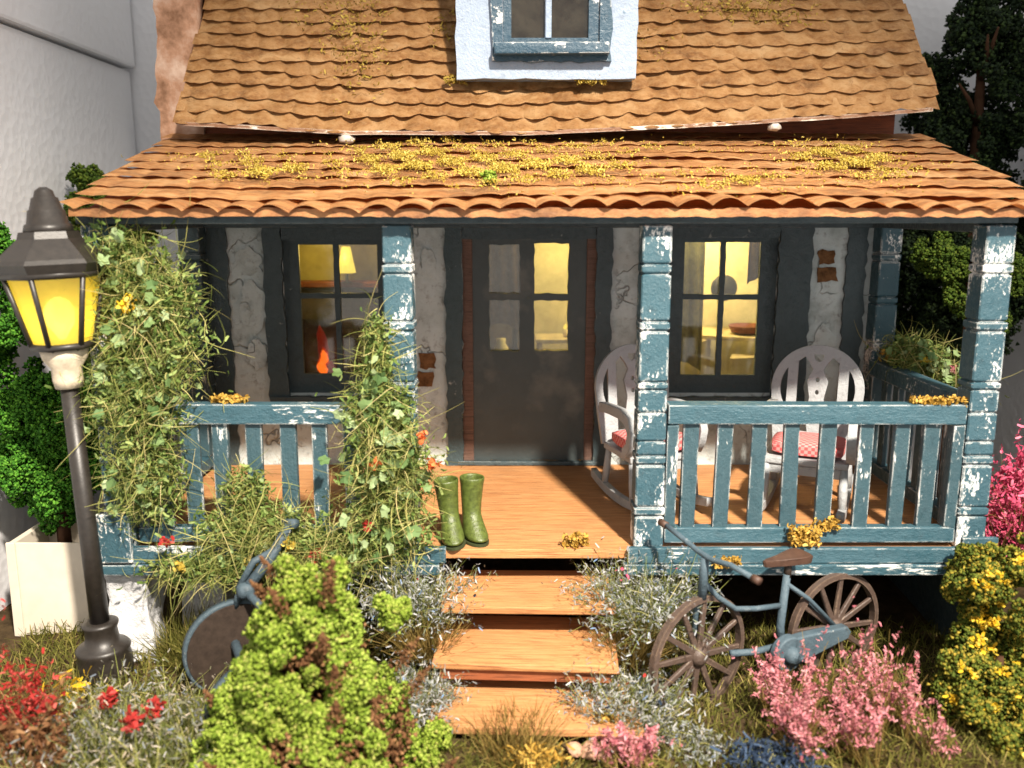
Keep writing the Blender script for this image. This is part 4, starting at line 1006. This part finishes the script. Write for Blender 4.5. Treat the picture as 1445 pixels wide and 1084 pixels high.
# ================================================================== GARDEN GROUND COVER
n = 26000
x = rng.uniform(-3.5, 3.4, n); y = rng.uniform(-1.55, .55, n)
k = ~((abs(x) < .60) & (y > -.90)); x, y = x[k], y[k]
base = np.stack([x, y, gzn(x, y) - .01], 1)
d = rng.normal(size=(len(x), 3)) * .55 + np.array((0, 0, 1))
V, F, _ = fibres(base, d, rng.uniform(.06, .17, len(x)), curl=.6, w=.005, nseg=3)
tag(npobj('grass', V, F, M['grass']), 'olive static grass covering the garden', 'grass', kind='stuff')
def patch(name, specs, n, hr, mat, size, label, cat, tiltup=1., per=3, w=.004, stemmat='fibre'):
    """low carpet of stems topped with flakes: specs (cx,cy,rx,ry)"""
    idx = rng.choice(len(specs), n); A = np.array(specs)[idx]; a = rng.uniform(0, 2 * math.pi, n); q = np.sqrt(rng.random(n))
    x, y = A[:, 0] + A[:, 2] * q * np.cos(a), A[:, 1] + A[:, 3] * q * np.sin(a)
    base = np.stack([x, y, gzn(x, y)], 1); d = rng.normal(size=(n, 3)) * .4 + np.array((0, 0, tiltup))
    loc = (float(x.mean()), float(y.mean()), GZ)
    t = thing(name, loc, label, cat)
    _, P = fibre_obj('stems', base, d, rng.uniform(*hr, n), M[stemmat], t, loc, curl=.6, w=w, nseg=4)
    tips = np.concatenate([P[:, j] + rng.normal(size=(n, 3)) * .012 for j in (4, 3, 4, 2)[:per]])
    V, F = scatter(*NEEDLE, tips, size * rng.uniform(.5, 1.3, len(tips))); npobj('flowers', V, F, M[mat], t, loc=loc)
    return t
mp = patch('meadow_flowers', [(-2.25, -.85, .5, .35), (-2.0, -1.1, .4, .3), (-2.6, -1.1, .35, .3)], 1500, (.16, .38), 'meadow', .013, 'blue grey meadow flowers in the lower left corner', 'flowers', per=2)
for q in ((-2.36, -.95, -.50), (-2.08, -1.0, -.52), (-2.55, -1.15, -.42), (-2.1, -1.2, -.46)):
    flakes('red_blossom', np.array(q) + rng.normal(size=(40, 3)) * .025, .02, M['red'], mp, tuple(mp.location))
patch('yellow_sprig', [(-2.72, -.62, .05, .05)], 26, (.16, .26), 'yellow', .022, 'small yellow sprig in front of the lamp base', 'flowers')
patch('moss_flowers', [(.0, -1.12, .12, .07)], 160, (.08, .16), 'ochre', .016, 'golden flower clump at the bottom edge below the steps', 'flowers')
patch('navy_flowers', [(1.22, -1.18, .20, .10)], 260, (.10, .18), 'navy', .018, 'dark navy flower clump at the bottom edge', 'flowers')
for k, (x, y, s, lb) in enumerate(((.20, -.99, .05, 'leftmost'), (.29, -1.0, .06, 'middle'), (.37, -1.03, .05, 'rightmost'))):
    bm = bmesh.new(); bmesh.ops.create_icosphere(bm, subdivisions=2, radius=s)
    for v in bm.verts: v.co *= 1 + .4 * mn.noise(v.co * 16 + Vector((k * 5, 0, 0))); v.co.z *= .7
    tag(bobj('rubble_stone', bm, M['stone'], None, (x, y, gz(x, y) + .06)), f'{lb} of three small terracotta stones below the bottom step', 'stone', 'terracotta stones')

# spiky flowering plants
def spikes(name, stalks, mat, label, cat, size=.018, rad=.03, nfl=70, fill='brown_grass', loc=None):
    loc = loc or tuple(np.mean([s[0] for s in stalks], 0)); t = thing(name, loc, label, cat)
    for b0, tip in stalks:
        b0, tip = np.array(b0, float), np.array(tip, float)
        ax_ = tip - b0; Qs = []
        for m_ in range(6):                        # the main plume and side plumes
            if m_ == 0: p0, p1, cnt = b0 + ax_ * .35, tip, nfl // 2
            else:
                f0 = rng.uniform(.25, .75); p0 = b0 + ax_ * f0; p1 = p0 + (ax_ * .30 + rng.normal(size=3) * .30 * np.linalg.norm(ax_)) * rng.uniform(.5, .95); cnt = nfl // 8
            u = rng.random(cnt); w_ = rad * (1.15 - .95 * u) * (.6 if m_ else 1)
            Qs.append(p0 + (p1 - p0) * u[:, None] + (rng.normal(size=3) * .02) * (u * (1 - u) * 4)[:, None] + rng.normal(size=(cnt, 3)) * w_[:, None])
        Q = np.vstack(Qs)
        V, F = scatter(*CURL, Q, size * rng.uniform(.5, 1.3, len(Q))); npobj('flower_spike', V, F, M[mat], t, loc=loc)
        V, F, _ = fibres(np.repeat(b0[None], 14, 0) + rng.normal(size=(14, 3)) * .015, np.repeat((tip - b0)[None], 14, 0) + rng.normal(size=(14, 3)) * .08, rng.uniform(.5, .95, 14) * np.linalg.norm(tip - b0), curl=.4, w=.004)
        npobj('stalk', V, F, M[fill], t, loc=loc)
st_ = []
for k in range(32):
    bx, by = random.uniform(1.32, 2.2), random.uniform(-1.15, -.62)
    st_.append(((bx, by, GZ), (bx + random.uniform(-.22, .10), by + random.uniform(-.08, .06), GZ + random.uniform(.26, .50))))
st_ += [((1.75, -.75, GZ), (1.83, -.75, -.17)), ((2.0, -.8, GZ), (1.86, -.78, -.14)), ((2.05, -.78, GZ), (2.12, -.8, -.28)), ((1.5, -.75, GZ), (1.27, -.8, -.40)), ((1.6, -.7, GZ), (1.50, -.72, -.26))]
spikes('pink_flower_bush', st_, 'pink', 'pink feathery flowers in front of the bicycle rear wheel', 'flowers', .0115, .018, 130)
spikes('pink_flower_bush', [((.45 + random.uniform(-.12, .18), -1.12 + random.uniform(-.06, .06), GZ), (.45 + random.uniform(-.2, .25), -1.1, GZ + random.uniform(.12, .28))) for k in range(9)], 'pink', 'small pink flowers at the bottom edge right of the steps', 'flowers', .0135, .024, 110)
spikes('pink_flower_bush', [((3.18 + random.uniform(-.05, .2), .3 + random.uniform(-.1, .1), -.2), (3.18 + random.uniform(-.06, .25), .28, random.uniform(.1, .72))) for k in range(20)], 'magenta', 'deep pink flowers at the right edge beside the corner column', 'flowers', .020, .05, 150)
spikes('red_flower_bush', [((-2.95 + random.uniform(-.1, .30), -1.02 + random.uniform(-.15, .15), GZ), (-2.92 + random.uniform(-.2, .28), -1.0 + random.uniform(-.1, .1), random.uniform(-.55, -.12))) for k in range(16)], 'red', 'red and rust feathery plant in the lower left corner', 'flowers', .015, .024, 70, 'rust')
spikes('rust_grass', [((-2.6 + random.uniform(-.2, .2), -1.2 + random.uniform(-.1, .1), GZ), (-2.62 + random.uniform(-.25, .25), -1.2, random.uniform(-.62, -.38))) for k in range(14)], 'rust', 'rust brown plumes at the bottom edge near the red plant', 'grass', .02, .03, 60, 'rust')

# yellow flowering bush, right edge
C, r = heap([(2.80, -.45, -.15, .36, .25, .42), (2.95, -.5, -.55, .35, .25, .3), (2.62, -.6, -.60, .24, .2, .25), (2.62, -.95, -.72, .30, .15, .18)], 64, .07, .13)
yb = bush('yellow_flower_bush', (2.75, -.45, GZ), 'dark green bush with yellow flowers at the lower right', 'bush', C, r, 42000, .015, M['yellow_green'])
for k in range(120):
    j = random.randrange(len(C)); p = C[j] + np.array((random.uniform(-.6, .6), -.9, random.uniform(-.2, .9))) * r[j]
    flakes('flower', p + rng.normal(size=(20, 3)) * .014, .0125, M['yellow'], yb, tuple(yb.location))
# lime bush in front
C = []; r = []
for k in range(120):
    t = (k + random.random()) / 120; t = 1 - (1 - t) ** .62; a = k * 2.4 + random.uniform(-.4, .4); q = (.08 + .49 * (1 - t)) * random.uniform(.80, 1.05)
    C.append((-1.16 - .05 * (1 - t) + q * math.cos(a), -1.22 + .75 * q * math.sin(a), -.80 + 1.20 * t)); r.append(random.uniform(.075, .125) * (.85 + .3 * (1 - t)))
lb = bush('lime_bush', (-1.12, -1.22, GZ), 'lime green foam bush with brown tips in the foreground left of the steps', 'bush', np.array(C), np.array(r), 110000, .0125, M['lime'])
foam('inner_twigs', [(-1.12, -1.22, z) for z in np.linspace(-.75, .15, 7)], [.42 - .052 * k for k in range(7)], 16000, .016, M['rust'], lb, tuple(lb.location), .3)
for k in range(14):
    t = random.random(); a = random.uniform(R(170), R(370)); q = (.14 + .50 * (1 - t)) * 1.0
    p = np.array((-1.10 + q * math.cos(a), -1.22 + .75 * q * math.sin(a), -.72 + 1.1 * t)); d = np.array((math.cos(a) * .6, math.sin(a) * .4, .8))
    f = rng.random(150); Q = p + d[None] * (f * .19)[:, None] + rng.normal(size=(150, 3)) * (.026 * (1.06 - f))[:, None]
    flakes('brown_tip', Q, .0085, M['rust'], lb, tuple(lb.location), tpl=BIT)
for q in ((-.80, -1.0, .06), (-.60, -1.0, -.66)):
    P = lumps([q, np.array(q) + (.06, 0, -.03)], [.085, .07], 2600); flakes('bright_sprig', P, .012, M['lime'], lb, tuple(lb.location), tpl=BIT)

# ================================================================== MOSS
def roof_moss(specs, n, mat, name='moss'):
    idx = rng.choice(len(specs), n, p=np.array([s[4] for s in specs]) / sum(s[4] for s in specs)); A = np.array(specs)[idx]
    x = A[:, 0] + A[:, 2] * rng.normal(size=n) * .5; y = A[:, 1] + A[:, 3] * rng.normal(size=n) * .5
    k = (np.sin(x * 23 + y * 11) + np.sin(x * 9 - y * 17) + rng.normal(size=n) * .6) > .35
    x, y = x[k], np.clip(y[k] + .1, -.1, 1.65)
    return np.stack([x, y, pz(y) + .030 + .022 * rng.random(len(x))], 1)
P = roof_moss([(-.85, .80, .48, .55, 2.6), (-.25, .60, .45, .45, 1.7), (.30, .62, .38, .40, 1.2), (2.15, .78, .36, .48, 2.2), (-1.75, .48, .36, .24, .8), (-2.05, .85, .4, .2, .3), (1.25, .25, .45, .28, .45), (.2, 1.15, 1.2, .25, .4)], 32000, 'gold')
h = len(P) // 2
o = flakes('moss', P[:h], .0092, M['gold'], proof, (0, .8, 2.5), tpl=CURL); o = flakes('moss', P[h:], .0075, M['gold'], proof, (0, .8, 2.5), tpl=BIT)
o = flakes('green_moss', np.array((-.28, .34, pz(.34) + .05)) + rng.normal(size=(160, 3)) * .02, .013, M['lime'], proof, (-.28, .22, 2.4), tpl=BIT)
def up_moss(x, f, n, sx, sf):
    xx = x + rng.normal(size=n) * sx; ff = f + rng.normal(size=n) * sf
    z0 = 2.75; return np.stack([xx, EY + ff * cu_ - .035 * su_, z0 + ff * su_ + .05 * cu_], 1)
P = np.vstack([up_moss(-1.38, 1.0, 330, .13, .2), up_moss(-1.3, .55, 170, .12, .16), up_moss(-1.75, 1.05, 60, .12, .12), up_moss(1.6, 1.05, 320, .24, .06), up_moss(1.9, .95, 90, .15, .05), up_moss(-.66, .9, 60, .05, .12), up_moss(.95, .7, 40, .1, .1)])
o = flakes('moss', P, .012, M['olive_moss'], roof, (0, 1.9, 3.4), tpl=CURL); o['kind'] = 'stuff'
def moss(loc, spread, n, label, mat='ochre', size=.0125):
    Q = np.array(loc) + np.clip(np.abs(rng.normal(size=(n, 3))), 0, 1.5) * np.array((0, 0, spread[2])) + np.clip(rng.normal(size=(n, 3)), -1.5, 1.5) * np.array((spread[0], spread[1], 0))
    Q = np.vstack([Q, Q + rng.normal(size=Q.shape) * .008])
    o = flakes('moss_clump', Q, size, M[mat], None, loc); tag(o, label, 'moss', 'golden moss clumps')
moss((-1.92, .07, .95), (.07, .02, .025), 130, 'golden moss clump on top of the left railing')
moss((2.53, .06, .95), (.10, .03, .02), 200, 'golden moss clump on the right end of the right railing')
moss((.27, .05, .005), (.05, .025, .05), 150, 'golden moss clump on the deck edge above the steps')
moss((1.72, -.02, .05), (.06, .035, .07), 240, 'golden moss clump at the foot of the right railing balusters')
moss((1.88, .03, .13), (.05, .03, .04), 120, 'golden moss clump on the bottom rail of the right railing')
moss((1.22, -.09, -.08), (.05, .02, .035), 140, 'golden moss clump on the fascia behind the bicycle handlebar')
moss((2.92, 1.55, .97), (.08, .06, .05), 200, 'golden moss clump on the right side railing by the wall')
moss((.40, -.82, -.685), (.035, .03, .02), 70, 'golden moss clump on the right end of the bottom step')
moss((-.57, 1.62, 3.08), (.05, .01, .035), 70, 'olive moss clump under the left corner of the dormer', 'olive_moss')
moss((.45, 1.56, 3.07), (.07, .01, .03), 110, 'olive moss clump under the right corner of the dormer', 'olive_moss')
